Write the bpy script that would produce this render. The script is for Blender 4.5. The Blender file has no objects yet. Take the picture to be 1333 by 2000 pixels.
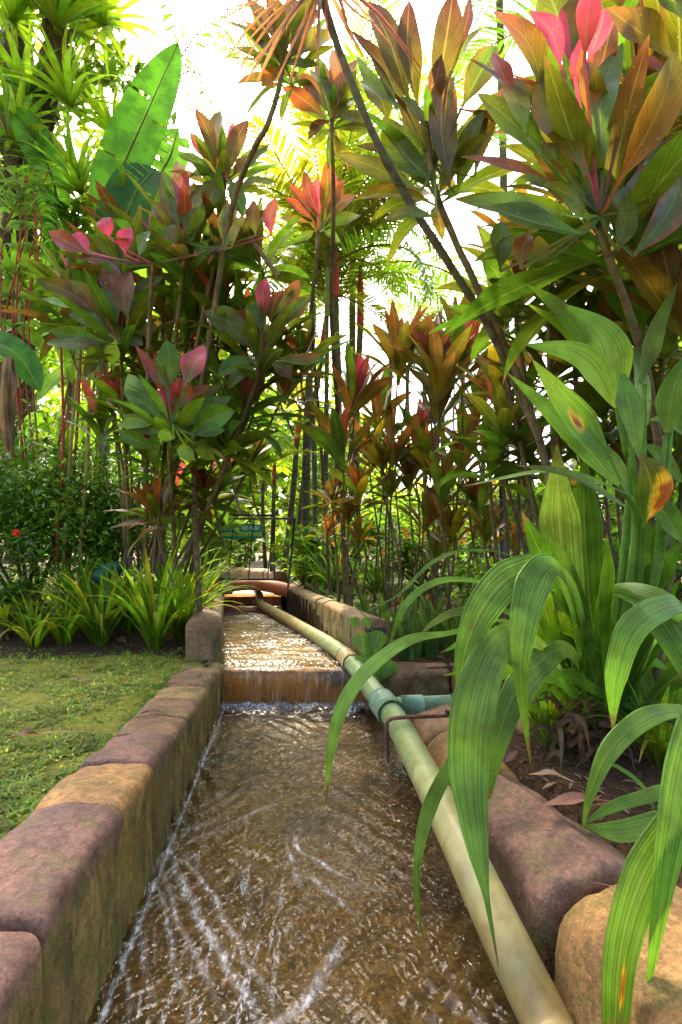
import bpy, math, random
import numpy as np
from mathutils import Vector, Matrix, noise
R = math.radians
random.seed(7)
rng = np.random.default_rng(7)
sc = bpy.context.scene

# ------------------------------------------------------------------ camera, sky, sun, exposure
CZ, F, CX, HY = 0.84, 1000.0, 666.5, 1080.0          # eye height, focal length in photo pixels, centre, horizon row
cd = bpy.data.cameras.new("camera"); cam = bpy.data.objects.new("camera", cd)
sc.collection.objects.link(cam); sc.camera = cam
cam.location = (0, 0, CZ); cam.rotation_euler = (R(90), 0, 0)
cd.sensor_fit = 'VERTICAL'; cd.sensor_height = 36; cd.lens = 18.0
cd.shift_y = 0.04; cd.clip_start = 0.02; cd.clip_end = 800
SUN_EL, SUN_AZ = R(49), R(-20)                        # ahead of the camera, a little to the left
w = bpy.data.worlds.new("World"); sc.world = w; w.use_nodes = True
wn = w.node_tree; bg = wn.nodes['Background']
sky = wn.nodes.new('ShaderNodeTexSky'); sky.sky_type = 'NISHITA'; sky.sun_disc = False
sky.sun_elevation = SUN_EL; sky.sun_rotation = SUN_AZ
sky.air_density = 1.0; sky.dust_density = 7.0; sky.ozone_density = .6
wn.links.new(sky.outputs[0], bg.inputs[0]); bg.inputs[1].default_value = 0.15
sd = bpy.data.lights.new("sun", 'SUN'); sun = bpy.data.objects.new("sun", sd); sc.collection.objects.link(sun)
sd.energy = 3.2; sd.angle = R(10); sd.color = (1, .91, .74)
sdir = Vector((math.sin(SUN_AZ)*math.cos(SUN_EL), math.cos(SUN_AZ)*math.cos(SUN_EL), math.sin(SUN_EL)))
sun.rotation_euler = sdir.to_track_quat('Z', 'Y').to_euler(); sun.location = sdir*30
sc.view_settings.view_transform = 'Standard'; sc.view_settings.look = 'None'
sc.view_settings.gamma = 1; sc.view_settings.use_curve_mapping = False
sc.view_settings.exposure = 2.38
sc.render.film_transparent = False
cy = sc.cycles
cy.max_bounces = 7; cy.diffuse_bounces = 3; cy.glossy_bounces = 3; cy.transmission_bounces = 5; cy.transparent_max_bounces = 10
cy.sample_clamp_indirect = 6; cy.use_denoising = True; cy.caustics_reflective = False; cy.caustics_refractive = False

# ------------------------------------------------------------------ helpers
def P(px, py, Y):
    "a point of the photograph at a chosen distance Y, as a place in the world"
    return Vector(((px-CX)*Y/F, Y, CZ-(py-HY)*Y/F))
def lerp(a, b, t): return a+(b-a)*t
def sst(a, b, x):
    t = min(1, max(0, (x-a)/(b-a))); return t*t*(3-2*t)
def rc(c, d=.12):
    k = 1+random.uniform(-d, d); return tuple(max(0, v*k*(1+random.uniform(-d*.4, d*.4))) for v in c)
def mix(a, b, t): return tuple(lerp(x, y, t) for x, y in zip(a, b))
def unit(v):
    return v.normalized() if v.length > 1e-9 else Vector((0, 0, 1))
def rpt(pts, n):
    "Catmull-Rom through pts, n+1 samples"
    pts = [Vector(p) for p in pts]; m = len(pts)-1
    if m == 1: return [pts[0].lerp(pts[1], i/n) for i in range(n+1)]
    e = [pts[0]*2-pts[1]]+pts+[pts[-1]*2-pts[-2]]
    out = []
    for i in range(n+1):
        t = i/n*m; k = min(int(t), m-1); f = t-k
        a, b, c, d = e[k], e[k+1], e[k+2], e[k+3]
        out.append(0.5*((2*b)+(c-a)*f+(2*a-5*b+4*c-d)*f*f+(3*b-a-3*c+d)*f*f*f))
    return out
def rfl(vals, n):
    if not isinstance(vals, (list, tuple)): vals = [vals, vals]
    m = len(vals)-1
    out = []
    for i in range(n+1):
        t = i/n*m; k = min(int(t), m-1); out.append(lerp(vals[k], vals[k+1], t-k))
    return out

class MB:
    def __init__(s): s.v = []; s.f = []; s.c = []; s.u = []
    def add(s, p, c, u): s.v.append((p[0], p[1], p[2])); s.c.append(c); s.u.append(u); return len(s.v)-1
    def tube(s, pts, rad, col, n=8, seg=None, bump=0, cap=True):
        seg = seg or max(2, len(pts)*3)
        pp = rpt(pts, seg); rr = rfl(rad, seg) if isinstance(rad, (list, tuple)) else [rad]*(seg+1)
        cols = col if isinstance(col, list) else [col]
        cc = [mix(cols[min(int(i/seg*(len(cols)-1)), len(cols)-1)], cols[min(int(i/seg*(len(cols)-1))+1, len(cols)-1)], (i/seg*(len(cols)-1)) % 1) for i in range(seg+1)]
        ref = Vector((.31, .22, .9)); rings = []; acc = 0
        for i, p in enumerate(pp):
            t = unit(pp[min(i+1, seg)]-pp[max(i-1, 0)])
            if i: acc += (p-pp[i-1]).length
            a = t.cross(ref)
            if a.length < .05: a = t.cross(Vector((1, 0, 0)))
            a.normalize(); b = t.cross(a); ref = b.cross(t) if False else ref
            ring = []
            for k in range(n):
                th = 2*math.pi*k/n; r = rr[i]*(1+(bump*noise.noise(Vector((p.x*9+k, p.y*9, p.z*14))) if bump else 0))
                ring.append(s.add(p+a*(math.cos(th)*r)+b*(math.sin(th)*r), cc[i], (k/n, acc, .5)))
            rings.append(ring)
        for i in range(seg):
            for k in range(n):
                s.f.append((rings[i][k], rings[i][(k+1) % n], rings[i+1][(k+1) % n], rings[i+1][k]))
        if cap: s.f.append(tuple(rings[0])); s.f.append(tuple(rings[-1][::-1]))
    def ribbon(s, pts, wid, nh, c0, c1=None, ce=None, nseg=8, nc=4, fold=.25, wave=0, pleat=0, tear=0, prof=None, curl=0, spot=None):
        c1 = c1 or c0; ce = ce or None
        pp = rpt(pts, nseg)
        ww = [prof(i/nseg)*wid for i in range(nseg+1)] if prof else rfl(wid, nseg)
        rd = random.random(); ph = random.random()*6
        rows = []; nh = Vector(nh)
        for i, p in enumerate(pp):
            t = unit(pp[min(i+1, nseg)]-pp[max(i-1, 0)])
            sd_ = t.cross(nh)
            if sd_.length < .15 and rows: sd_ = last
            sd_.normalize()
            if rows and sd_.dot(last) < 0: sd_ = -sd_
            last = sd_
            n_ = sd_.cross(t).normalized()
            v = i/nseg; row = []
            for k in range(nc+1):
                u = -1+2*k/nc; h = ww[i]/2
                off = fold*abs(u)*h
                if wave: off += wave*h*math.sin(v*9+ph+(0 if u > 0 else 1.7))*u*u
                if pleat: off += pleat*h*(1 if k % 2 else -1)
                if curl: off -= curl*h*u*u
                c = mix(c0, c1, v)
                if ce: c = mix(c, ce, max(0, abs(u)-.45)*1.6)
                if spot:
                    d_ = math.hypot((v-spot[0])*spot[3], (u-spot[1]))/spot[2]
                    d_ += .35*noise.noise(Vector((v*14, u*4, rd*9)))
                    if d_ < .55: c = (.30, .07, .015)
                    elif d_ < 1: c = mix((.30, .07, .015), (.75, .38, .02), (d_-.55)/.45)
                    elif d_ < 1.5: c = mix((.75, .45, .03), c, (d_-1)/.5)
                row.append(s.add(p+sd_*(u*h)+n_*off, c, (u, v, rd)))
            rows.append(row)
        for i in range(nseg):
            tl = tear and random.random() < tear; tr = tear and random.random() < tear
            for k in range(nc):
                if tl and k < nc*.38: continue
                if tr and k > nc*.6: continue
                s.f.append((rows[i][k], rows[i][k+1], rows[i+1][k+1], rows[i+1][k]))
    def box(s, c, d, col, rz=0):
        c = Vector(c); M_ = Matrix.Rotation(rz, 3, 'Z'); ids = []
        for z in (-1, 1):
            for y in (-1, 1):
                for x in (-1, 1): ids.append(s.add(c+M_ @ Vector((x*d[0]/2, y*d[1]/2, z*d[2]/2)), col, (x, y, .5)))
        for f in ((0, 2, 3, 1), (4, 5, 7, 6), (0, 1, 5, 4), (2, 6, 7, 3), (0, 4, 6, 2), (1, 3, 7, 5)): s.f.append(tuple(ids[i] for i in f))
    def mesh(s, name, mat, origin=(0, 0, 0), smooth=True):
        me = bpy.data.meshes.new(name)
        v = np.array(s.v, dtype=np.float64)-np.array(origin)
        me.from_pydata(v.tolist(), [], s.f)
        a = me.color_attributes.new("Col", 'FLOAT_COLOR', 'POINT')
        a.data.foreach_set('color', np.hstack([np.array(s.c, dtype=np.float32)[:, :3], np.ones((len(s.v), 1), np.float32)]).ravel())
        b = me.attributes.new("luv", 'FLOAT_VECTOR', 'POINT')
        b.data.foreach_set('vector', np.array(s.u, dtype=np.float32).ravel())
        if smooth: me.polygons.foreach_set('use_smooth', [True]*len(me.polygons))
        me.materials.append(mat); me.update(); return me
    def obj(s, name, mat, parent=None, origin=None, smooth=True):
        if origin is None: origin = parent.location if parent else (0, 0, 0)
        me = s.mesh(name, mat, origin, smooth)
        return link(name, me, parent, None if parent else origin)
def link(name, me, parent=None, loc=None):
    o = bpy.data.objects.new(name, me); sc.collection.objects.link(o)
    if parent: o.parent = parent
    if loc is not None: o.location = loc
    return o
def tag(o, label, cat, group=None):
    o['label'] = label; o['category'] = cat
    if group: o['group'] = group
    return o
def thing(name, label, cat, loc, group=None):
    o = link(name, None, None, Vector(loc)); o.empty_display_size = .1
    return tag(o, label, cat, group)
def struct(o, kind='structure'): o['kind'] = kind; return o

# ------------------------------------------------------------------ materials
def newmat(name):
    m = bpy.data.materials.new(name); m.use_nodes = True; nt = m.node_tree
    for n in list(nt.nodes): nt.nodes.remove(n)
    return m, nt
class G:
    "small node-graph writer"
    def __init__(s, nt): s.nt = nt
    def n(s, t, ins=None, **kw):
        x = s.nt.nodes.new('ShaderNode'+t)
        for k, v in kw.items(): setattr(x, k, v)
        for k, v in (ins or {}).items():
            i = x.inputs[k]
            if hasattr(v, 'links') or isinstance(v, bpy.types.NodeSocket): s.nt.links.new(v, i)
            else: i.default_value = v
        return x
    def m(s, op, a, b=0.0, c=None, clamp=False):
        d = {0: a, 1: b}
        if c is not None: d[2] = c
        return s.n('Math', d, operation=op, use_clamp=clamp).outputs[0]
    def mixc(s, f, a, b, bt='MIX'):
        x = s.n('Mix', data_type='RGBA', blend_type=bt)
        for k, v in ((0, f), (6, a), (7, b)):
            if isinstance(v, bpy.types.NodeSocket): s.nt.links.new(v, x.inputs[k])
            else: x.inputs[k].default_value = (*v, 1) if isinstance(v, tuple) and len(v) == 3 else v
        return x.outputs[2]
    def noise(s, vec, scale, detail=3, rough=.55, dist=0, out=0):
        d = {'Scale': scale, 'Detail': detail, 'Roughness': rough, 'Distortion': dist}
        if vec is not None: d['Vector'] = vec
        return s.n('TexNoise', d).outputs[out]
    def ramp(s, f, a, b, lo=0.0, hi=1.0):
        x = s.n('MapRange', {'Value': f, 'From Min': a, 'From Max': b, 'To Min': lo, 'To Max': hi}, interpolation_type='SMOOTHSTEP'); return x.outputs[0]
    def geo(s): return s.n('NewGeometry').outputs['Position']
    def scalev(s, v, sx, sy, sz, rot=(0, 0, 0)):
        return s.n('Mapping', {'Vector': v, 'Scale': (sx, sy, sz), 'Rotation': rot}).outputs[0]
    def out(s, sh): s.nt.links.new(sh, s.n('OutputMaterial').inputs[0])

def leaf_mat(name, trans=.45, rough=.35, vein='diag', spots=0.0, boost=1.7, spec=.5):
    m, nt = newmat(name); g = G(nt)
    col = g.n('Attribute', attribute_name='Col').outputs[0]
    luv = g.n('Attribute', attribute_name='luv').outputs[1]
    sp = g.n('SeparateXYZ', {0: luv}); u, v, rd = sp.outputs
    au = g.m('ABSOLUTE', u); orand = g.n('ObjectInfo').outputs['Random']
    if vein == 'diag': t = g.m('SUBTRACT', g.m('MULTIPLY', v, 34), g.m('MULTIPLY', au, 9))
    elif vein == 'cross': t = g.m('SUBTRACT', g.m('MULTIPLY', v, 160), g.m('MULTIPLY', au, 6))
    else: t = g.m('MULTIPLY', u, 11)
    t = g.m('ADD', t, g.m('MULTIPLY', rd, 50))
    st = g.n('TexNoise', {'W': t, 'Scale': 1.0, 'Detail': 2.0}, noise_dimensions='1D').outputs[0]
    k = g.ramp(st, .3, .7, .84, 1.13) if vein == 'diag' else g.ramp(st, .3, .7, .72, 1.25) if vein != 'cross' else g.ramp(st, .3, .7, .88, 1.1)
    pos = g.n('TexCoord').outputs['Object']
    big = g.noise(pos, 9, 3)
    k = g.m('MULTIPLY', k, g.ramp(big, .32, .68, .62, 1.25))
    k = g.m('MULTIPLY', k, g.m('ADD', .85, g.m('MULTIPLY', orand, .3)))
    kc = g.n('CombineXYZ', {0: k, 1: k, 2: k}).outputs[0]
    c = g.mixc(1.0, col, kc, 'MULTIPLY')
    rib = g.ramp(au, .03, .09, .55, 0.0)
    c = g.mixc(rib, c, g.mixc(.5, c, (.35, .33, .12)))
    if spots:
        vn = g.n('TexVoronoi', {'Vector': pos, 'Scale': 70.0, 'Randomness': 1.0}).outputs[0]
        sm = g.m('MULTIPLY', g.ramp(vn, .10, .20, 1, 0), g.ramp(g.noise(pos, 14, 2), .48, .6))
        c = g.mixc(g.m('MULTIPLY', sm, spots), c, (.45, .40, .04))
        br = g.ramp(g.noise(pos, 22, 4, .7), .66, .72)
        c = g.mixc(g.m('MULTIPLY', br, .7), c, (.16, .07, .02))
    bmp = g.n('Bump', {'Strength': .35 if vein == 'diag' else (.6 if vein == 'long' else .15), 'Distance': .003, 'Height': st}).outputs[0]
    r_ = g.ramp(g.noise(pos, 25, 3), .3, .7, rough-.07, rough+.12)
    tip = g.m('MULTIPLY', 0.0, 0.0) if vein == 'cross' else g.m('MULTIPLY', g.ramp(g.m('ADD', v, g.m('MULTIPLY', g.m('SUBTRACT', g.noise(pos, 30, 3), .5), .25)), .93, .99), g.ramp(orand, .2, .5, .4, .95))
    c = g.mixc(tip, c, (.17, .09, .035))
    pr = g.n('BsdfPrincipled', {'Base Color': c, 'Roughness': r_, 'Normal': bmp, 'Specular IOR Level': spec})
    tc = g.mixc(1.0, c, (boost, boost*1.0, boost*.55), 'MULTIPLY')
    tr = g.n('BsdfTranslucent', {'Color': tc, 'Normal': bmp})
    g.out(g.n('MixShader', {0: trans, 1: pr.outputs[0], 2: tr.outputs[0]}).outputs[0])
    return m
def matte(name, rough=.75, sc_=30.0, amt=.35, bump=.4, spec=.3, moss=0.0, rings=0.0, metal=0.0, mossc=(.07, .11, .015), dist=.004):
    m, nt = newmat(name); g = G(nt)
    col = g.n('Attribute', attribute_name='Col').outputs[0]; pos = g.n('TexCoord').outputs['Object']
    a = g.noise(pos, sc_, 6, .62); b = g.noise(pos, sc_*.22, 4, .6)
    k = g.m('MULTIPLY', g.ramp(a, .25, .75, 1-amt, 1+amt), g.ramp(b, .3, .7, 1-amt*.6, 1+amt*.6))
    c = g.mixc(1.0, col, g.n('CombineXYZ', {0: k, 1: k, 2: k}).outputs[0], 'MULTIPLY')
    if moss: c = g.mixc(g.m('MULTIPLY', g.ramp(g.noise(pos, sc_*.5, 5, .7), .47, .6), moss), c, mossc)
    h = a
    if rings:
        luv = g.n('Attribute', attribute_name='luv').outputs[1]; v = g.n('SeparateXYZ', {0: luv}).outputs[1]
        rg = g.m('FRACT', g.m('MULTIPLY', v, rings)); rm = g.ramp(rg, 0.0, .16, .45, 1)
        c = g.mixc(1.0, c, g.n('CombineXYZ', {0: rm, 1: rm, 2: rm}).outputs[0], 'MULTIPLY')
    bmp = g.n('Bump', {'Strength': bump, 'Distance': dist, 'Height': h}).outputs[0]
    g.out(g.n('BsdfPrincipled', {'Base Color': c, 'Roughness': rough, 'Normal': bmp, 'Specular IOR Level': spec, 'Metallic': metal}).outputs[0])
    return m
def stone_mat():
    m, nt = newmat('painted_stone'); g = G(nt)
    col = g.n('Attribute', attribute_name='Col').outputs[0]; luv = g.n('Attribute', attribute_name='luv').outputs[1]
    side = g.n('SeparateXYZ', {0: luv}).outputs[2]; pos = g.geo()
    a = g.noise(pos, 55, 8, .7); b = g.noise(pos, 9, 5, .62); d = g.noise(pos, 170, 4, .65)
    k = g.m('MULTIPLY', g.m('MULTIPLY', g.ramp(a, .35, .65, .68, 1.25), g.ramp(d, .35, .65, .8, 1.15)), g.ramp(b, .35, .65, .65, 1.25))
    c = g.mixc(1.0, col, g.n('CombineXYZ', {0: k, 1: k, 2: k}).outputs[0], 'MULTIPLY')
    # grime with a shape of its own
    st = g.noise(g.scalev(pos, 26, 26, 5), 1, 5, .65)
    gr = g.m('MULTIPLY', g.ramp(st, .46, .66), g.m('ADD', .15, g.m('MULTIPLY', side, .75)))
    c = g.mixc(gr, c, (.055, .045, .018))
    mo = g.m('MULTIPLY', g.ramp(g.noise(pos, 13, 4, .6), .5, .64), g.m('ADD', .42, g.m('MULTIPLY', side, .4)))
    c = g.mixc(mo, c, g.mixc(g.ramp(d, .4, .6), (.075, .08, .012), (.14, .14, .02)))
    sp = g.m('MULTIPLY', g.ramp(g.noise(pos, 210, 2, .6), .60, .66), g.m('MULTIPLY', side, g.ramp(g.noise(pos, 11, 2), .42, .55)))
    c = g.mixc(sp, c, (.26, .30, .015))
    pit = g.m('MULTIPLY', g.ramp(a, .62, .72), .6); c = g.mixc(pit, c, (.05, .035, .025))
    h = g.m('ADD', g.m('MULTIPLY', d, .5), a)
    bmp = g.n('Bump', {'Strength': .9, 'Distance': .007, 'Height': h}).outputs[0]
    g.out(g.n('BsdfPrincipled', {'Base Color': c, 'Roughness': g.ramp(b, .3, .7, .55, .85), 'Normal': bmp, 'Specular IOR Level': .35}).outputs[0])
    return m
def ground_mat():
    m, nt = newmat('ground'); g = G(nt); pos = g.geo()
    lw = g.n('SeparateXYZ', {0: g.n('Attribute', attribute_name='Col').outputs[0]}).outputs[0]
    a = g.noise(pos, 5, 5, .65); b = g.noise(pos, 60, 6, .7); d = g.noise(pos, 220, 3, .6)
    soil = g.mixc(g.ramp(b, .35, .65), (.022, .012, .006), (.085, .045, .02)); soil = g.mixc(g.ramp(d, .58, .68), soil, (.16, .09, .04))
    mossc = g.mixc(g.ramp(b, .35, .65), (.13, .14, .014), (.27, .27, .03))
    mossc = g.mixc(g.ramp(a, .50, .66, 0, .75), mossc, (.10, .06, .03))
    mask = g.m('MULTIPLY', lw, 1.0)
    mask = g.ramp(g.m('ADD', mask, g.m('MULTIPLY', g.m('SUBTRACT', a, .5), .9)), .35, .6)
    c = g.mixc(mask, soil, mossc)
    bmp = g.n('Bump', {'Strength': .9, 'Distance': .012, 'Height': g.m('ADD', b, g.m('MULTIPLY', d, .5))}).outputs[0]
    g.out(g.n('BsdfPrincipled', {'Base Color': c, 'Roughness': .9, 'Normal': bmp, 'Specular IOR Level': .2}).outputs[0])
    return m
def bed_mat(name, c1, c2, dark):
    m, nt = newmat(name); g = G(nt); pos = g.geo()
    a = g.noise(pos, 4, 5, .6); b = g.noise(pos, 70, 6, .72); s_ = g.noise(g.scalev(pos, 22, 22, 3), 1, 5, .7)
    c = g.mixc(g.ramp(b, .35, .65), c1, c2); c = g.mixc(g.ramp(a, .48, .68, 0, .8), c, dark)
    c = g.mixc(g.ramp(s_, .52, .68, 0, .75), c, dark)
    bmp = g.n('Bump', {'Strength': .8, 'Distance': .006, 'Height': b}).outputs[0]
    g.out(g.n('BsdfPrincipled', {'Base Color': c, 'Roughness': .5, 'Normal': bmp}).outputs[0]); return m
def water_mat(name, tint, refl=1.6, foam_glint_k=1.0, s1=1.0):
    m, nt = newmat(name); g = G(nt); pos = g.geo()
    at = g.n('Attribute', attribute_name='Col').outputs[0]; foam = g.n('SeparateXYZ', {0: at}).outputs[0]
    w1 = g.n('TexWave', {'Vector': g.scalev(pos, 1, 1, 0, (0, 0, R(38))), 'Scale': 14.0*s1, 'Distortion': 7.0, 'Detail': 3.0, 'Detail Scale': 1.6}).outputs[1]
    w2 = g.n('TexWave', {'Vector': g.scalev(pos, 1, 1, 0, (0, 0, R(-33))), 'Scale': 17.0*s1, 'Distortion': 8.0, 'Detail': 3.0, 'Detail Scale': 1.4}).outputs[1]
    w3 = g.noise(g.scalev(pos, 85, 38, 0), 1, 3, .55)
    h = g.m('ADD', g.m('ADD', g.m('MULTIPLY', w1, .62), g.m('MULTIPLY', w2, .58)), g.m('MULTIPLY', w3, .10))
    bmp = g.n('Bump', {'Strength': .42, 'Distance': .005, 'Height': h}).outputs[0]
    fr = g.n('Fresnel', {'IOR': 1.38, 'Normal': bmp}).outputs[0]
    fr = g.m('MULTIPLY', fr, refl, clamp=True)
    ga, gb = g.n('SeparateXYZ', {0: at}).outputs[1], g.n('SeparateXYZ', {0: at}).outputs[2]
    dp = g.n('VectorMath', {0: pos, 1: g.n('VectorMath', {0: g.noise(pos, 6, 2, out=1), 3: .06}, operation='SCALE').outputs[0]}, operation='ADD').outputs[0]
    fa = g.ramp(g.noise(g.scalev(dp, 62, 5, 0, (0, 0, R(-8))), 1, 3, .55), .54, .66)
    fb_ = g.ramp(g.noise(g.scalev(g.scalev(dp, 1, 1, 0, (0, 0, R(-52))), 8, 75, 0), 1, 3, .55), .54, .68)
    fc_ = g.ramp(g.noise(g.scalev(pos, 210, 90, 0), 1, 2, .6), .42, .56)
    fibs = g.m('MULTIPLY', g.m('ADD', g.m('MULTIPLY', fa, ga), g.m('MULTIPLY', fb_, gb)), fc_, clamp=True)
    tr = g.n('BsdfTransparent', {0: (*tint, 1)}).outputs[0]
    gl = g.n('BsdfGlossy', {'Color': (1, 1, 1, 1), 'Roughness': .15, 'Normal': bmp}).outputs[0]
    mx = g.n('MixShader', {0: fr, 1: tr, 2: gl}).outputs[0]
    fib = g.ramp(g.m('ADD', g.m('MULTIPLY', w3, .7), g.m('MULTIPLY', g.noise(pos, 150, 3, .6), .3)), .42, .62)
    ff = g.m('MULTIPLY', g.m('MULTIPLY', foam, foam_glint_k), g.m('ADD', .25, g.m('MULTIPLY', fib, .75)), clamp=True)
    ff = g.m('MAXIMUM', ff, g.m('MULTIPLY', fibs, .85))
    df = g.n('BsdfPrincipled', {'Base Color': (.75, .76, .76, 1), 'Roughness': .4, 'Normal': bmp}).outputs[0]
    g.out(g.n('MixShader', {0: ff, 1: mx, 2: df}).outputs[0]); return m
def fall_mat():
    m, nt = newmat('falling_water'); g = G(nt); pos = g.geo()
    s_ = g.noise(g.scalev(pos, 60, 60, 3), 1, 5, .6); c_ = g.noise(g.scalev(pos, 14, 14, 1.5), 1, 3, .6)
    k = g.m('MULTIPLY', g.ramp(s_, .48, .66), g.ramp(c_, .4, .62, .08, .75), clamp=True)
    bmp = g.n('Bump', {'Strength': .5, 'Distance': .008, 'Height': s_}).outputs[0]
    tr = g.n('BsdfTransparent', {0: (.92, .86, .72, 1)}).outputs[0]
    gl = g.n('BsdfGlossy', {'Roughness': .12, 'Normal': bmp}).outputs[0]
    fr = g.n('Fresnel', {'IOR': 1.33, 'Normal': bmp}).outputs[0]
    a = g.n('MixShader', {0: fr, 1: tr, 2: gl}).outputs[0]
    d = g.n('BsdfPrincipled', {'Base Color': (.7, .68, .62, 1), 'Roughness': .4}).outputs[0]
    g.out(g.n('MixShader', {0: g.m('MULTIPLY', k, .5), 1: a, 2: d}).outputs[0]); return m

M_CORD = leaf_mat('cordyline_leaf', .40, .34, 'diag', .45, 1.9, .32)
M_LEAF = leaf_mat('soft_leaf', .60, .42, 'long', 0, 2.0)
M_PLEAT = leaf_mat('pleated_leaf', .50, .42, 'long', .35, 1.9, .33)
M_BANANA = leaf_mat('banana_leaf', .45, .45, 'cross', 0, 1.7, .3)
M_BROAD = leaf_mat('broad_leaf', .5, .36, 'long', .5, 1.9)
M_SMALL = leaf_mat('small_leaf', .32, .34, 'diag', 0, 1.5)
M_DRY = leaf_mat('dry_leaf', .25, .6, 'long', 0, 1.2)
M_STONE = stone_mat()
M_BARK = matte('bark', .85, 30, .5, .8, .2, .55, 0, dist=.012)
M_PALM = matte('palm_bark', .8, 26, .45, .7, .25, .5, 5.5, dist=.01)
M_STEM = matte('stem', .6, 40, .25, .3)
M_PIPE = matte('pipe', .42, 26, .3, .2, .45, .4, mossc=(.14, .19, .08))
M_RUST = matte('rust', .85, 80, .5, .6)
M_METAL = matte('painted_metal', .4, 60, .15, .1, .5)
M_PLAIN = matte('paint', .5, 40, .06, .05)
M_RED = matte('red_concrete', .75, 35, .35, .5, .3, .25)
M_GROUND = ground_mat()

# palette (linear base colours)
C = dict(m=(.16, .045, .022), r=(.28, .05, .03), p=(.60, .06, .14), o=(.115, .112, .010), g=(.065, .155, .012), k=(.075, .125, .014),
         d=(.10, .07, .02), y=(.42, .32, .018), b=(.21, .09, .02), l=(.21, .34, .018), w=(.17, .28, .05), n=(.32, .11, .02), s=(.22, .16, .10), v=(.14, .05, .03), h=(.12, .26, .018))
def prof_ell(v):
    if v < .1: return .14
    x = (v-.1)/.9
    return max(.02, .14*(1-x)**3+math.sin(math.pi*x**.95)**.88 if x < 1 else .02)
def prof_strap(v): return max(.03, min(1, .45+v*2.2)*(1-v**3.2))
def prof_lance(v): return max(.03, (min(1, .15+v*2.4))*(1-v**2.2))
def prof_ban(v):
    return max(.02, (1-abs(2*v-1)**3.2)**.75*(1-.1*v)) if 0 < v < 1 else .02

# ------------------------------------------------------------------ the channel's plan
def XL(y): return -.358-.1075*y if y < 2.9 else -.67-.226*(y-2.9)
def XR(y): return .434-.125*y if y < 2.9 else .0715-.258*(y-2.9)
Y3 = 6.25
def curve3(y):                     # channel beyond the footbridge bends to the left
    t = y-Y3; return -.226*t-.16*t*t
def XL3(y): return XL(Y3)+curve3(y)
def XR3(y): return XR(Y3)+curve3(y)
def gz(x, y):
    base = .225+.20*sst(3.1, 4.3, y) if x < XL(max(2.9, min(y, Y3))) else .20+.23*sst(3.4, 4.8, y)
    if x > .0 and y < 2.8:
        e = x-XR(y)-.10; base = lerp(.06, .175+.09*sst(.45, 1.3, e), sst(.16, .30 if y > 1 else .40, e))
    base += .012*noise.noise(Vector((x*3, y*3, 0)))+.03*noise.noise(Vector((x*.7, y*.7, 3)))
    base += .3*sst(9, 40, y)
    return base
def in_ch(x, y):
    if y < 2.98: return XL(y)-.06 < x < XR(y)+.09 or (2.14 < y < 2.80 and 0 < x < 1.5)
    if y < Y3+.1: return XL(y)-.05 < x < XR(y)+.05
    if y < 8.6: return XL3(y)-.05 < x < XR3(y)+.05
    return False
def axis(lo, hi, fine_lo, fine_hi, st):
    a = list(np.arange(fine_lo, fine_hi, st)); d = st; x = fine_hi
    while x < hi: a.append(x); d *= 1.18; x += d
    a.append(hi); d = st; x = fine_lo-st; pre = []
    while x > lo: pre.append(x); d *= 1.18; x -= d
    pre.append(lo); return pre[::-1]+a
gx = axis(-300, 300, -3.6, 2.6, .04); gy = axis(-60, 400, .2, 8.8, .04)
g_ = MB()
for y in gy:
    for x in gx:
        ch = in_ch(x, y)
        lawn = 1.0 if (x < XL(min(y, 2.9))-.1 and y < 3.02+.12*noise.noise(Vector((x*2, 0, 5)))) else 0.0
        g_.add((x, y, -.35 if ch else gz(x, y)), (lawn, 0, 0), (0, 0, 0))
nx = len(gx)
for j in range(len(gy)-1):
    for i in range(nx-1):
        k = j*nx+i; g_.f.append((k, k+1, k+nx+1, k+nx))
struct(g_.obj('ground', M_GROUND))

# beds
def sheet(name, ys, fl, fr, z, mat, nxs=24, zf=None, colf=None, ny=None):
    b = MB(); n = ny or 60
    for j in range(n+1):
        y = lerp(ys[0], ys[1], j/n); a, c = fl(y), fr(y)
        for i in range(nxs+1):
            t = i/nxs; x = lerp(a, c, t); zz = (z(y) if callable(z) else z)+(zf(x, y, t) if zf else 0)
            b.add((x, y, zz), colf(x, y, t) if colf else (0, 0, 0), (t, y, 0))
    for j in range(n):
        for i in range(nxs):
            k = j*(nxs+1)+i; b.f.append((k, k+1, k+nxs+2, k+nxs+1))
    return struct(b.obj(name, mat))
MB1 = bed_mat('brown_bed', (.07, .045, .014), (.25, .155, .042), (.028, .02, .010))
MB2 = bed_mat('orange_bed', (.42, .15, .015), (.62, .26, .03), (.045, .035, .015))
sheet('channel_bed', (.0, 2.93), lambda y: XL(y)-.08, lambda y: XR(y)+.14, -.05, MB1)
sheet('channel_bed', (2.9, Y3+.02), lambda y: XL(y)-.06, lambda y: XR(y)+.1, .165, bed_mat('amber_bed', (.22, .12, .03), (.38, .21, .055), (.07, .05, .02)))
sheet('channel_bed', (Y3, 8.8), lambda y: XL3(y)-.1, lambda y: XR3(y)+.1, .30, MB2)
sheet('channel_bed', (2.1, 2.85), lambda y: XR(y)+.1, lambda y: 1.55, -.055, MB1)
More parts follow.
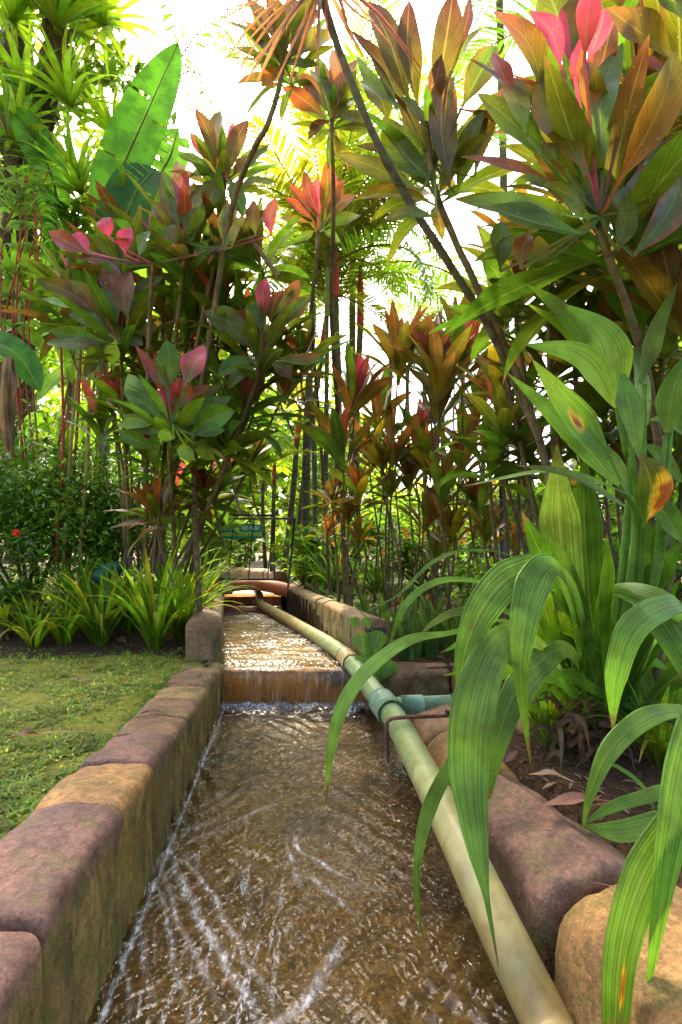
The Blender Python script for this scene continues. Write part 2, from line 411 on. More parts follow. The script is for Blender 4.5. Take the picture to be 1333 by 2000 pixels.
# risers of the two steps
def riser(y, z0, z1, a, b):
    m_ = MB()
    n = 30
    for i in range(n+1):
        x = lerp(a, b, i/n)
        for j, (yy, zz) in enumerate(((y, z0), (y, z1-.01), (y+.012, z1), (y+.06, z1))):
            m_.add((x, yy+.006*noise.noise(Vector((x*14, zz*9, 1))), zz), (0, 0, 0), (0, 0, 0))
    for i in range(n):
        for j in range(3):
            k = i*4+j; m_.f.append((k, k+4, k+5, k+1))
    return struct(m_.obj('step_riser', MB2))
riser(2.9, -.08, .172, XL(2.9)-.1, XR(2.9)+.12)
riser(Y3, .12, .31, XL(Y3)-.1, XR(Y3)+.12)

# water
def wz1(x, y, t):
    p = Vector((x, y, 0))
    wl = noise.noise(Vector((x*5, y*4, 2)))
    d = min(t, 1-t)
    a = .0035*math.sin((x*.80+y*.60)*95+wl*5)*sst(-.1, .35, noise.noise(Vector((x*4+y*2, y*3-x, 7))))
    b = .0035*math.sin((-x*.78+y*.62)*105+wl*6)*sst(-.15, .3, noise.noise(Vector((x*3-y*2, y*3+x, 11))))
    z = a+b+.006*noise.noise(Vector((x*9, y*5, 4)))+.0015*noise.noise(Vector((x*30, y*18, 9)))
    z += .02*sst(2.55, 2.8, y)*noise.noise(Vector((x*16, y*16, 3)))
    z += .007*math.exp(-(t/.03)**2)*(1+noise.noise(Vector((0, y*30, 2))))
    return z
def rline(x, y, x0, y0, x1, y1, wd):
    dx, dy = x1-x0, y1-y0; L = math.hypot(dx, dy)
    s = ((x-x0)*dx+(y-y0)*dy)/(L*L); d = abs((x-x0)*dy-(y-y0)*dx)/L
    if s < 0 or s > 1: return 0
    d += .012*noise.noise(Vector((x*20, y*20, 1)))
    return math.exp(-(d/wd)**2)*sst(0, .15, s)*sst(1, .7, s)
def wpt(px, py): Y = CZ*F/(py-HY); return ((px-CX)*Y/F, Y)
STREAKS = [([(330, 1640), (352, 1715), (410, 1830), (500, 1975), (560, 2080)], .0085, .75), ([(352, 1655), (400, 1735), (462, 1840), (560, 1990)], .006, .55), ([(325, 1700), (345, 1790), (395, 1890), (450, 2020)], .006, .6),
           ([(300, 1700), (328, 1800), (350, 1900), (372, 2020)], .005, .5), ([(262, 1770), (288, 1870), (300, 1980)], .005, .45), ([(235, 1830), (250, 1920), (262, 2040)], .004, .4), ([(565, 1618), (588, 1662), (640, 1692), (730, 1735)], .006, .8),
           ([(330, 1655), (360, 1632), (385, 1600)], .005, .5), ([(395, 1640), (470, 1600), (560, 1560), (700, 1520)], .006, .35), ([(520, 2010), (590, 1960), (650, 1880), (668, 1830)], .010, .6), ([(600, 1700), (640, 1745), (700, 1790)], .008, .4), ([(560, 1640), (575, 1700), (610, 1760)], .007, .35)]
STREAKS = [([wpt(*q) for q in a], b, c_) for a, b, c_ in STREAKS]  # white arcs painted as colour: part foam, part bright sky mirrored on ripples
def pline(x, y, st):
    pts_, wd, am = st; best = 9; 
    for k in range(len(pts_)-1):
        x0, y0 = pts_[k]; dx, dy = pts_[k+1][0]-x0, pts_[k+1][1]-y0; s_ = min(1, max(0, ((x-x0)*dx+(y-y0)*dy)/(dx*dx+dy*dy)))
        d = math.hypot(x-x0-dx*s_, y-y0-dy*s_)
        if d < best: best = d; tt = (k+s_)/(len(pts_)-1)
    return 0 if best > .05 else am*math.exp(-(best/wd)**2)*sst(-.1, .3, tt)*sst(1.1, .6, tt)
def foam_glint1(x, y, t):  # real foam plus the painted sky-reflection arcs, in one white mask
    n = noise.noise(Vector((x*11, y*7, 5))); n2 = noise.noise(Vector((x*60-y*16, y*22+x*12, 5)))
    f = .95*sst(2.68, 2.87, y+.10*n)
    f += .8*math.exp(-((t-.030-.006*noise.noise(Vector((0, y*25, 3))))/.0045)**2)*(.7+.6*n2)
    wx, wy = .012*noise.noise(Vector((x*12, y*12, 1))), .02*noise.noise(Vector((x*10, y*10, 6)))
    if y < 1.75:
        for s in STREAKS: f += .85*pline(x+wx, y+wy, s)*(.45+.8*sst(-.25, .35, n2))
    q = sst(.05, .45, noise.noise(Vector((x*5+y*1.5, y*3.2, 21))))
    f += .12*q*sst(.15, .55, n2+.15*math.sin((x*.8+y*.6)*120)+.15*math.sin((x*-.8+y*.6)*110))*sst(2.3, 1.2, y)*sst(.25, .5, t)
    A = sst(.0, .35, noise.noise(Vector((x*7, y*2.2, 31)))+.35)*sst(.62, .25, t)*sst(.03, .09, t)*sst(1.75, 1.35, y)
    B = sst(-.1, .3, noise.noise(Vector((x*5, y*3, 41)))+.1)*sst(.35, .6, t)*sst(1.05, .8, t)*sst(1.9, 1.35, y)
    A += .5*sst(.1, .4, noise.noise(Vector((x*6, y*4, 51))))*sst(1.3, 1.7, y)
    return (min(1, f), .45*min(1, A), 0)
sheet('water', (.25, 2.885), XL, lambda y: XR(y)+.12, 0, water_mat('stream_water', (.84, .76, .56), 1.05), 200, wz1, foam_glint1, 620)
def wz2(x, y, t):
    return .009*noise.noise(Vector((x*5, y*11, 4)))+.005*math.sin(y*46+6*noise.noise(Vector((x*3, y*2, 1))))+.003*noise.noise(Vector((x*22, y*40, 9)))-.02*sst(3.0, 2.9, y)
def foam2(x, y, t):
    n = noise.noise(Vector((x*8, y*17, 5)))
    f = .36*sst(.0, .5, n+.35*math.sin(y*46+6*noise.noise(Vector((x*3, y*2, 1)))))*sst(6.2, 5.4, y)+1.2*sst(5.75, 6.15, y)+.5*sst(2.98, 2.9, y)
    return (min(1, f), 0, 0)
sheet('water', (2.885, Y3-.01), lambda y: XL(y)-.01, lambda y: XR(y)+.03, .20, water_mat('stream_water_upper', (.82, .74, .54), .6, .75, .6), 90, wz2, foam2, 420)
sheet('water', (Y3-.01, 8.7), lambda y: XL3(y)-.02, lambda y: XR3(y)+.04, .35, water_mat('stream_water_top', (.86, .74, .5), 1.6, .5, .6), 40, wz2, foam2, 120)
sheet('water', (2.15, 2.8), lambda y: XR(y)+.12, lambda y: 1.5, -.002, water_mat('side_water', (.55, .5, .4), 1.5, 0), 40, None, None, 20)
def fall(y, z0, z1, a, b):
    m_ = MB(); n = 90
    for i in range(n+1):
        x = lerp(a, b, i/n); r_ = .008*noise.noise(Vector((x*18, 0, 4)))
        for j in range(9):
            t = j/8; m_.add((x, y-.004-.028*math.sin(t*1.57)+r_*t, lerp(z1, z0, t**1.5)), (0, 0, 0), (0, 0, 0))
    for i in range(n):
        for j in range(8):
            k = i*9+j; m_.f.append((k, k+1, k+10, k+9))
    return struct(m_.obj('water', FALL))
FALL = fall_mat()
fall(2.885, 0.0, .182, XL(2.9)+.003, XR(2.9)+.03)
fall(Y3-.01, .2, .332, XL(Y3), XR(Y3))

# ------------------------------------------------------------------ walls of carved, painted concrete blocks
PUR, ORA, BRN, TAN, OCH, GRY = (.205, .106, .072), (.38, .20, .065), (.25, .135, .066), (.35, .21, .08), (.27, .18, .034), (.23, .165, .08)
def block(parent, A, B, side, w0, w1, h0, h1, zb, ctop, cside, lean=0.0, rr=.045, re=.022, amp=.010, crown=.012, carve=()):
    A = Vector((*A, 0)); B = Vector((*B, 0)); d = B-A; L = d.length; d /= L
    nrm = Vector((d.y, -d.x, 0))*side           # away from the water
    ss = sorted(set([0, .12*re, .35*re, .65*re, re, L-re, L-.65*re, L-.35*re, L-.12*re, L]+[re+(L-2*re)*i/18 for i in range(1, 18)]))
    mb = MB(); rows = []; sd_ = random.uniform(0, 50)
    for s_ in ss:
        t = s_/L; W = lerp(w0, w1, t); H = lerp(h0, h1, t); r = min(rr, W*.4, (H-zb)*.4)
        e = 0; dd = min(s_, L-s_)
        if dd < re: q = 1-dd/re; e = re*(1-math.sqrt(max(0, 1-q*q)))*1.05
        prof = [(0, zb+(H-r-zb)*j/8) for j in range(9)]
        prof += [(r-r*math.cos(a), H-r+r*math.sin(a)) for a in (R(15), R(32), R(50), R(70), R(90))]
        prof += [(lerp(r, W-r, j/8), H+crown*math.sin(math.pi*j/8)) for j in range(1, 8)]
        prof += [(W-r+r*math.sin(a), H-r+r*math.cos(a)) for a in (0, R(25), R(50), R(75))]
        prof += [(W, lerp(H-r, zb, j/3)) for j in range(4)]
        row = []
        for (a, z) in prof:
            tz = (z-zb)/(H-zb); a2 = e+a*(W-2*e)/W; z2 = z-e*tz
            a2 += -lean*(1-tz) if a < W*.5 else 0
            p = A+d*s_+nrm*a2+Vector((0, 0, z2))
            n1 = noise.noise_vector(p*7+Vector((sd_, 0, 0)))*amp+noise.noise_vector(p*28)*amp*.22
            for (cx_, cy_, cz_, rad_, dep) in carve:
                dist = (p-Vector((cx_, cy_, cz_))).length
                n1 += nrm*(dep*math.exp(-((dist-rad_)/.009)**2))
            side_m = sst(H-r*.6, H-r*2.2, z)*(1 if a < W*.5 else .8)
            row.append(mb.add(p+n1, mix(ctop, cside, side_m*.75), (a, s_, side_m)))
        rows.append(row)
    n = len(rows[0])
    for i in range(len(rows)-1):
        for k in range(n-1): mb.f.append((rows[i][k], rows[i+1][k], rows[i+1][k+1], rows[i][k+1]))
    mb.f.append(tuple(rows[0])); mb.f.append(tuple(rows[-1][::-1]))
    if side < 0: mb.f = [f[::-1] for f in mb.f]
    o = mb.obj('stone_block', M_STONE, parent)
    return o
# left wall beside the lawn
lw = thing('stone_wall', 'low mossy wall of purple and tan carved blocks between lawn and stream', 'wall', (XL(1.5)-.1, 1.5, 0))
ys = [.28, .752, 1.107, 1.374, 1.62, 1.86, 2.12, 2.36, 2.62, 2.89]
cols = [PUR, PUR, ORA, PUR, BRN, BRN, TAN, BRN, TAN]
for i in range(len(ys)-1):
    a, b = ys[i]+.001, ys[i+1]-.001
    ht = lambda y: lerp(.305, .225, sst(.7, 2.6, y))
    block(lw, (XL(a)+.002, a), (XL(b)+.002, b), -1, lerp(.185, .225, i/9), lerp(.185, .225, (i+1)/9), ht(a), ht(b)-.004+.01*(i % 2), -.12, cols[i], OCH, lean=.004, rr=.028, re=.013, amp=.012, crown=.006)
core = MB(); core.box((XL(1.6)-.11, 1.6, .03), (.09, 2.5, .30), (.04, .035, .015), rz=.1071); core.obj('mortar_joint', M_STONE, lw)
# taller left wall along the upper channel
lw2 = thing('stone_wall', 'taller weathered brown wall left of the upper channel behind the strap leaves', 'wall', (XL(4)-.1, 4, 0))
ys = [2.93, 3.45, 3.95, 4.5, 5.1, 5.7]
for i in range(5):
    a, b = ys[i]+.004, ys[i+1]-.004
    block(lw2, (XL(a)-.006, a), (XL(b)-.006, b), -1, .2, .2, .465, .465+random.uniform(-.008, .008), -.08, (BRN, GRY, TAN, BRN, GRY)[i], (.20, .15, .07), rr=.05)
# right wall of the upper channel
rw2 = thing('stone_wall', 'tall tan carved block wall right of the upper channel behind the pipe', 'wall', (XR(4)+.1, 4, 0))
ys = [2.93, 3.22, 3.5, 3.75, 4.02, 4.3, 4.6, 4.95, 5.3, 5.75]
for i in range(9):
    a, b = ys[i]+.004, ys[i+1]-.004
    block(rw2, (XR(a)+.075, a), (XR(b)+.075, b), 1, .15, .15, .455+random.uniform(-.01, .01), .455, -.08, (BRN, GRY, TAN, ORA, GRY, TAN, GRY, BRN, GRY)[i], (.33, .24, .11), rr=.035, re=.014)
core = MB(); core.box((XR(4.3)+.15, 4.3, .2), (.1, 2.8, .42), (.04, .035, .02), rz=.2525); core.obj('mortar_joint', M_STONE, rw2)
# planter wall that turns right at the step
pw = thing('stone_wall', 'brown carved planter wall under the snake plants at the side pipe', 'wall', (.6, 2.8, 0))
xs = [.13, .60, 1.02, 1.5]
for i in range(3):
    cv = [(xs[i]+.16, 2.75, .20, .13, .022), (xs[i]+.42, 2.75, .0, .16, .02)] if i < 2 else []
    block(pw, (xs[i]+.004, 2.76-.01*i), (xs[i+1]-.004, 2.76-.01*i), -1, .24, .24, .215, .21, -.12, (BRN, PUR, ORA)[i], (.25, .15, .07), rr=.05, carve=cv, amp=.012)
# right wall near the camera
rw = thing('stone_wall', 'chunky wall of orange and purple carved rocks right of the near pipe', 'wall', (.5, 1.2, 0))
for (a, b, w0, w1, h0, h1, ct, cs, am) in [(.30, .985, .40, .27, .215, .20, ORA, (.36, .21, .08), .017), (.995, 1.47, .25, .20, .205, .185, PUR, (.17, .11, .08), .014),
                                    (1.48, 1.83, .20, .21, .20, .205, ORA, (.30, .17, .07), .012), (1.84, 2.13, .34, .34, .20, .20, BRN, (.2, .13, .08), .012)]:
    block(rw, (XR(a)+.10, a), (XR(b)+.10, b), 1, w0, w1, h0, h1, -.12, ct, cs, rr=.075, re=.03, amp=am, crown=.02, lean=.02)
rw3 = thing('stone_wall', 'tan rock edging right of the side pipe, half hidden under the strap leaves', 'wall', (.9, 2.1, 0))
for i, (a, b) in enumerate([((.62, 2.06), (.98, 2.16)), ((.99, 2.16), (1.35, 2.28))]):
    block(rw3, a, b, 1, .22, .22, .24, .25, -.1, (TAN, ORA)[i], (.3, .18, .08), rr=.07, re=.03, amp=.014)
# far walls beyond the footbridge
fw = thing('stone_wall', 'distant low brown block wall beyond the footbridge and gate', 'wall', (XR3(7.2), 7.2, 0))
for i, (a, b) in enumerate([(6.7, 7.2), (7.2, 7.7), (7.7, 8.2), (8.2, 8.7)]):
    block(fw, (XR3(a)+.06, a+.005), (XR3(b)+.06, b-.005), 1, .18, .18, .60, .60, .1, (PUR, BRN, TAN, BRN)[i], (.2, .12, .06), rr=.05)
ft = thing('flat_stone', 'flat slab edge lying on the left wall beside the fern at the footbridge', 'stone', P(430, 1165, 5.1))
block(ft, (P(385, 1170, 4.9).x, 4.86), (P(452, 1170, 4.9).x, 4.94), -1, .12, .12, .50, .49, .44, TAN, GRY, rr=.015, re=.01, amp=.008)

# ------------------------------------------------------------------ pipe
pts = [P(1100, 2075, .84), P(1068, 2000, .90), P(985, 1830, .99), P(905, 1660, 1.17), P(855, 1560, 1.36), P(800, 1455, 1.70), P(766, 1395, 2.03), P(722, 1340, 2.42), P(690, 1298, 2.86), P(672, 1279, 3.08), P(640, 1256, 3.48), P(600, 1232, 4.0), P(560, 1208, 4.65), P(528, 1191, 5.3), P(511, 1180, 5.7), P(506, 1160, 6.1), P(500, 1150, 6.5)]
PC, PG = (.43, .34, .17), (.20, .26, .13)
pipe = thing('water_pipe', 'long faded green and cream plastic pipe running along the stream wall', 'pipe', pts[6])
b = MB(); b.tube(pts, [.044, .044, .044, .044, .044, .045, .046, .047, .048, .049, .050, .049, .048, .047, .046, .045, .045], [(.31, .20, .07), (.33, .23, .08), (.31, .26, .085), (.24, .25, .085), (.16, .23, .08), (.19, .27, .11), (.22, .31, .12), (.30, .33, .13), (.46, .33, .12), (.38, .27, .10), (.36, .26, .10), (.32, .26, .11)], 20, 90); b.obj('pipe_body', M_PIPE, pipe)
def ring(px0, px1, rad, col, name='coupling'):
    b = MB(); b.tube([px0, px0.lerp(px1, .5), px1], rad, col, 20, 4); return b.obj(name, M_PIPE, pipe)
ring(pts[6].lerp(pts[7], .0), pts[6].lerp(pts[7], .42), .058, (.14, .24, .15)); ring(pts[8].lerp(pts[9], .1), pts[8].lerp(pts[9], .9), .0545, (.46, .32, .14))
tee = pts[6].lerp(pts[7], .2); bp = [tee, tee+Vector((.16, .02, .0)), tee+Vector((.30, .04, .0)), tee+Vector((.62, .06, 0))]
b = MB(); b.tube(bp, .042, (.14, .23, .14), 18, 10); br = b.obj('branch_pipe', M_PIPE, pipe)
for t0, t1 in ((.06, .15), (.27, .37)):
    b = MB(); b.tube([tee+Vector((t0, t0*.1, 0)), tee+Vector((t1, t1*.1, 0))], .049, (.11, .22, .15), 18, 2); b.obj('coupling', M_PIPE, pipe)
bk = thing('pipe_bracket', 'rusty metal strap bolted to the wall and hooked over the pipe', 'bracket', P(790, 1450, 1.8))
b = MB(); c = pts[5].lerp(pts[6], .22)
b.tube([c+Vector((-.062, -.01, -.085)), c+Vector((-.064, -.01, .03)), c+Vector((-.055, -.005, .062)), c+Vector((0, .01, .066)), c+Vector((.10, .04, .060)), c+Vector((.20, .07, .055))], .0075, (.16, .07, .045), 6, 20); b.obj('strap', M_RUST, bk)
b = MB(); e_ = c+Vector((.16, .058, .055)); b.tube([e_, e_+Vector((0, 0, .02))], .010, (.1, .05, .04), 6, 2); b.obj('bolt', M_RUST, bk)

# ------------------------------------------------------------------ footbridge, gate, sign, railing
fb = thing('footbridge', 'small arched red concrete footbridge across the stream under the gate', 'bridge', (P(515, 1150, 5.75).x, 5.9, .4))
b = MB(); x0, x1 = P(412, 1150, 5.75).x, P(592, 1150, 5.75).x; n = 24; yy = [5.72, 5.725, 6.28, 6.285]
for i in range(n+1):
    t = i/n; x = lerp(x0, x1, t); arch = .075*math.sin(math.pi*min(1, t*1.15))
    zt = .445+arch; zb_ = .33+arch*1.25
    for (y, z) in ((5.72, zb_), (5.72, zt-.012), (5.732, zt), (6.27, zt), (6.28, zt-.01), (6.28, zb_)):
        b.add((x, y+.006*noise.noise(Vector((x*9, z*9, 0))), z+.005*noise.noise(Vector((x*12, y*9, 2)))), (.66, .17, .07) if z < zt else (.50, .19, .10), (0, 0, .3))
for i in range(n):
    for j in range(6):
        k = i*6; b.f.append((k+j, k+6+j, k+6+(j+1) % 6, k+(j+1) % 6))
b.f.append(tuple(range(6))[::-1]); b.f.append(tuple(range(n*6, n*6+6)))
b.obj('deck', M_RED, fb)
BLK = (.018, .02, .022)
def bar(mb, a, c_, r=.011): mb.tube([a, c_], r, BLK, 6, 1)
gt = thing('metal_gate', 'thin black metal gate standing on the footbridge with a warning sign', 'gate', P(495, 1140, 5.85))
g0, g1, g2, g3 = P(420, 1013, 5.75), P(576, 1013, 5.6), P(563, 1132, 5.6), P(413, 1131, 5.75)
b = MB(); bar(b, g0, g1, .012); bar(b, g3, g2, .012); bar(b, g0, g3+Vector((0, 0, -.07)), .012); bar(b, g1, g2+Vector((0, 0, -.10)), .013); b.obj('frame', M_METAL, gt)
for t in (.24, .5, .745):
    b = MB(); bar(b, g0.lerp(g1, t), g3.lerp(g2, t-.01), .0065); b.obj('bar', M_METAL, gt)
gr = thing('metal_rail', 'black rail on upright posts behind the gate', 'rail', P(460, 1140, 6.3))
a_, c_ = P(390, 1005, 6.3), P(536, 1007, 6.3)
b = MB(); bar(b, a_, c_, .014); b.obj('rail', M_METAL, gr)
for q in (a_, c_):
    b = MB(); bar(b, q, Vector((q.x, q.y, .42)), .014); b.obj('post', M_METAL, gr)
s0 = P(469, 1038, 5.80)
sg = thing('warning_sign', 'green warning sign with white and yellow Spanish and English words on the gate', 'sign', s0)
b = MB(); b.box(s0, (.50, .012, .162), (.015, .28, .14), rz=-.05); b.obj('board', M_PLAIN, sg, smooth=False)
def text(s, loc, size, mat, parent, col, sx=.8):
    cu = bpy.data.curves.new('lettering', 'FONT'); cu.body = s; cu.size = size; cu.align_x = 'CENTER'; cu.align_y = 'CENTER'; cu.extrude = .0012; cu.offset = .0010; cu.space_character = 1.12
    tmp = bpy.data.objects.new('tmp', cu); sc.collection.objects.link(tmp); bpy.context.view_layer.update()
    me = bpy.data.meshes.new_from_object(tmp.evaluated_get(bpy.context.evaluated_depsgraph_get())); bpy.data.objects.remove(tmp); me.materials.clear(); me.materials.append(mat)
    o = link('lettering', me, parent); o.location = Vector(loc)-parent.location; o.rotation_euler = (R(90), 0, -.05); o.scale = (sx, 1, 1); return o
def flat(name, c, rough=.5):
    m, nt = newmat(name); g = G(nt); g.out(g.n('BsdfPrincipled', {'Base Color': (*c, 1), 'Roughness': rough}).outputs[0]); return m
text("PELIGRO - NO PASE", s0+Vector((0, -.009, .036)), .064, flat('white_letters', (.85, .87, .85)), sg, 0, .70)
text("DANGER - DON'T PASS", s0+Vector((0, -.009, -.034)), .064, flat('yellow_letters', (.88, .80, .03)), sg, 0, .68)
rl = thing('metal_railing', 'thick black metal railing corner among the cordylines on the right', 'railing', P(980, 1085, 3.6))
b = MB(); b.tube([P(981, 1090, 3.6), P(981, 934, 3.6)], .021, BLK, 12, 3); b.obj('post', M_METAL, rl)
b = MB(); b.tube([P(975, 934, 3.6), P(1130, 928, 3.75)], .019, BLK, 12, 3); b.obj('rail', M_METAL, rl)

# ------------------------------------------------------------------ leaves, rosettes, plants
def nhint(jit=.35): return Vector((random.uniform(-jit, jit), -1, random.uniform(-jit, jit)+.25)).normalized()
def cl(s):
    c0 = rc(C[s[0]]); c1 = rc(C[s[1]]) if len(s) > 1 else c0; ce = rc(C[s[2]]) if len(s) > 2 else None
    return c0, c1, ce
def pleaf(mb, Y, bx, by, tx, ty, w, col, bend=None, prof=prof_ell, dz=None, center=None, **kw):
    "leaf from photo point (bx,by) to (tx,ty) about Y metres away"
    L = math.hypot(tx-bx, ty-by)*Y/F
    y0 = Y+random.uniform(-.03, .03); y1 = y0+(dz if dz is not None else random.uniform(-.35, .35)*L)
    a, b_ = P(bx, by, y0), P(tx, ty, y1)
    per = Vector((-(b_-a).z, 0, (b_-a).x)); bend = bend if bend is not None else random.uniform(-.09, .09)
    mid = (a+b_)/2+per*bend+Vector((0, random.uniform(-.1, .02)*L, .02*L))
    c0, c1, ce = cl(col)
    if center is not None:
        mb.ribbon([center, center.lerp(a, .5)+Vector((0, 0, -.01)), a], [.010, .008, .010], nhint(.2), c0, nseg=3, nc=1, fold=0)
    mb.ribbon([a, mid, b_], w*Y/F*1.08, nhint(), c0, c1, ce, nseg=14, nc=6, fold=random.uniform(.12, .4), wave=random.uniform(.05, .22), prof=prof, **kw)
def prosette(parent, Y, ox, oy, k, leaves, cen, name='leaf_rosette', mat=None, prof=prof_ell):
    mb = MB(); c = P(ox+cen[0]/k, oy+cen[1]/k, Y)
    for l in leaves:
        bx, by, tx, ty, w_ = l[:5]
        near = math.hypot(bx-cen[0], by-cen[1]) > 12
        pleaf(mb, Y+random.uniform(-.07, .07), ox+bx/k, oy+by/k, ox+tx/k, oy+ty/k, w_/k, l[5], l[6] if len(l) > 6 else None, prof=prof, center=c if near else None)
    return mb.obj(name, mat or M_CORD, parent), c

def rosette_mesh(n=20, L=.42, W=.085, inner='mp', outer='og', erect=.0, seed=0, spread=1.0):
    random.seed(seed); mb = MB()
    for i in range(n):
        t = i/(n-1); ph = i*2.39996+random.uniform(-.25, .25)
        th = R(lerp(8, 95*spread, t**.85)+random.uniform(-8, 8)); dr = R(random.uniform(8, 34))*(.4+t)
        l = L*lerp(.62, 1.0, min(1, t*2.2))*random.uniform(.85, 1.1)
        d = Vector((math.cos(ph), math.sin(ph), 0)); pts_ = []; p = Vector((0, 0, -.16*t*L/.42)); a = th*.75
        for s in range(7):
            pts_.append(p.copy()); p = p+(d*math.sin(a)+Vector((0, 0, math.cos(a))))*(l/6)
            a += (th*.25+dr)/6
        nh = d*-math.cos(th)+Vector((0, 0, math.sin(th)))+Vector((random.uniform(-.3, .3), random.uniform(-.3, .3), 0))
        pal = inner if t < .32 else outer
        cc = pal[random.randrange(len(pal))]
        mb.ribbon(pts_, W*random.uniform(.8, 1.12)*(l/L)**.5, nh, *cl(cc), nseg=9, nc=4, fold=random.uniform(.15, .4), wave=.15, prof=prof_ell)
    return mb.mesh('leaf_rosette', M_CORD)
STY = {
    'maroon': (['pm', 'mr', 'rm', 'pp'], ['mo', 'om', 'go', 'og', 'omr', 'kg', 'gm']),
    'olive': (['rm', 'or', 'om'], ['og', 'go', 'oo', 'om', 'oom', 'bo', 'mo', 'ob']),
    'dark': (['mr', 'mv', 'rg'], ['kg', 'gk', 'ko', 'og', 'go', 'km', 'gg', 'dk']),
    'green': (['gp', 'rp', 'gl'], ['gg', 'kg', 'gk', 'ggr', 'lg', 'wg', 'og']),
    'orange': (['bn', 'rn', 'oo'], ['ob', 'nb', 'oo', 'go', 'bo', 'mo', 'mb', 'on', 'oy']),
}
ROS = {}
for si, (k_, (inn, out)) in enumerate(STY.items()):
    ROS[k_] = [rosette_mesh(22 if v != 2 else 15, .42, .082, inn, out, seed=100+si*10+v, spread=(1.0, 1.15, .55)[v]) for v in range(3)]
random.seed(21)
def ros(parent, style, pos, scale=1.0, tilt=.25, az=None, var=None):
    me = ROS[style][random.randrange(3) if var is None else var]
    o = link('leaf_rosette', me, parent); o.location = Vector(pos)-parent.location
    az = random.uniform(0, 6.28) if az is None else az
    o.rotation_euler = (random.uniform(-tilt, tilt), random.uniform(-tilt, tilt), az); s = scale*1.14*random.uniform(.88, 1.12); o.scale = (s, s, s); return o
def stems(parent, paths, r0, r1, col=(.16, .11, .07), mat=None, n=7, name='stem'):
    for pth in paths:
        mb = MB(); mb.tube(pth, [r0, (r0+r1)/2, r1], [rc(col), rc(col)], n, len(pth)*5, bump=.25); mb.obj(name, mat or M_BARK, parent)
def cordyline(label, rx, Y, heads, style='maroon', scale=1.0, r0=.016, spread=.25, group=None, root=None, up=None):
    "heads: (px, py, Y[, style[, scale[, var]]])"
    rt = Vector(((rx-CX)*Y/F, Y, 0)); rt.z = gz(rt.x, rt.y)-.02
    t = thing('cordyline', label, 'plant', rt, group)
    for h in heads:
        q = P(h[0], h[1], h[2]); s = h[3] if len(h) > 3 and h[3] else style; k = h[4] if len(h) > 4 else scale
        b0 = rt+Vector((random.uniform(-.09, .09), random.uniform(-.09, .09), 0))
        m1 = b0.lerp(q, .45)+Vector((random.uniform(-.07, .07), random.uniform(-.07, .07), 0)); m2 = b0.lerp(q, .85); m2.x = lerp(m2.x, q.x, .5)
        stems(t, [[b0, m1, m2, q+Vector((0, 0, .02))]], r0*.72, r0*.4)
        ros(t, s, q, k, spread, var=h[5] if len(h) > 5 else None)
    return t

C['x'] = (.085, .020, .026)
# --- large hand-placed cordylines, right side
cr1 = thing('cordyline', 'tall cordyline with maroon and olive leaves spread against white sky, upper right of centre', 'plant', (.95, 2.1, gz(.95, 2.1)))
R1 = [(270, 420, 105, 5, 95, 'ox'), (300, 430, 265, 0, 85, 'ox'), (370, 400, 440, -40, 115, 'ox'), (420, 270, 505, -20, 40, 'vm'), (270, 470, 35, 115, 62, 'ox'), (185, 480, 70, 315, 100, 'oo'),
      (350, 705, 165, 455, 120, 'go'), (420, 725, 415, 265, 122, 'ob'), (440, 300, 548, 108, 28, 'wd'), (470, 420, 605, 178, 95, 'ogb'), (450, 760, 575, 440, 85, 'ko'), (310, 745, -30, 600, 75, 'gyo'),
      (340, 510, 390, 210, 62, 'dm'), (250, 440, 60, 215, 60, 'kw'), (230, 460, 110, 210, 40, 'gx'), (330, 500, 230, 380, 60, 'dk'), (520, 690, 640, 330, 70, 'ob'), (370, 850, 165, 860, 45, 'wd'), (480, 640, 560, 430, 60, 'ok'), (200, 610, 60, 570, 30, 'dd')]
_, c1_ = prosette(cr1, 1.72, 667, 0, 2, R1, (365, 640))
stems(cr1, [[P(832, 240, 1.72), P(845, 345, 1.72), P(872, 430, 1.75), P(925, 545, 1.8), P(985, 670, 1.9), P(1035, 800, 1.98), P(1075, 960, 2.05), Vector((.95, 2.1, gz(.95, 2.1)))]], .010, .015)
cr2 = thing('cordyline', 'big cordyline with pink, olive and orange-edged leaves filling the upper right corner', 'plant', (1.05, 1.75, gz(1.05, 1.75)))
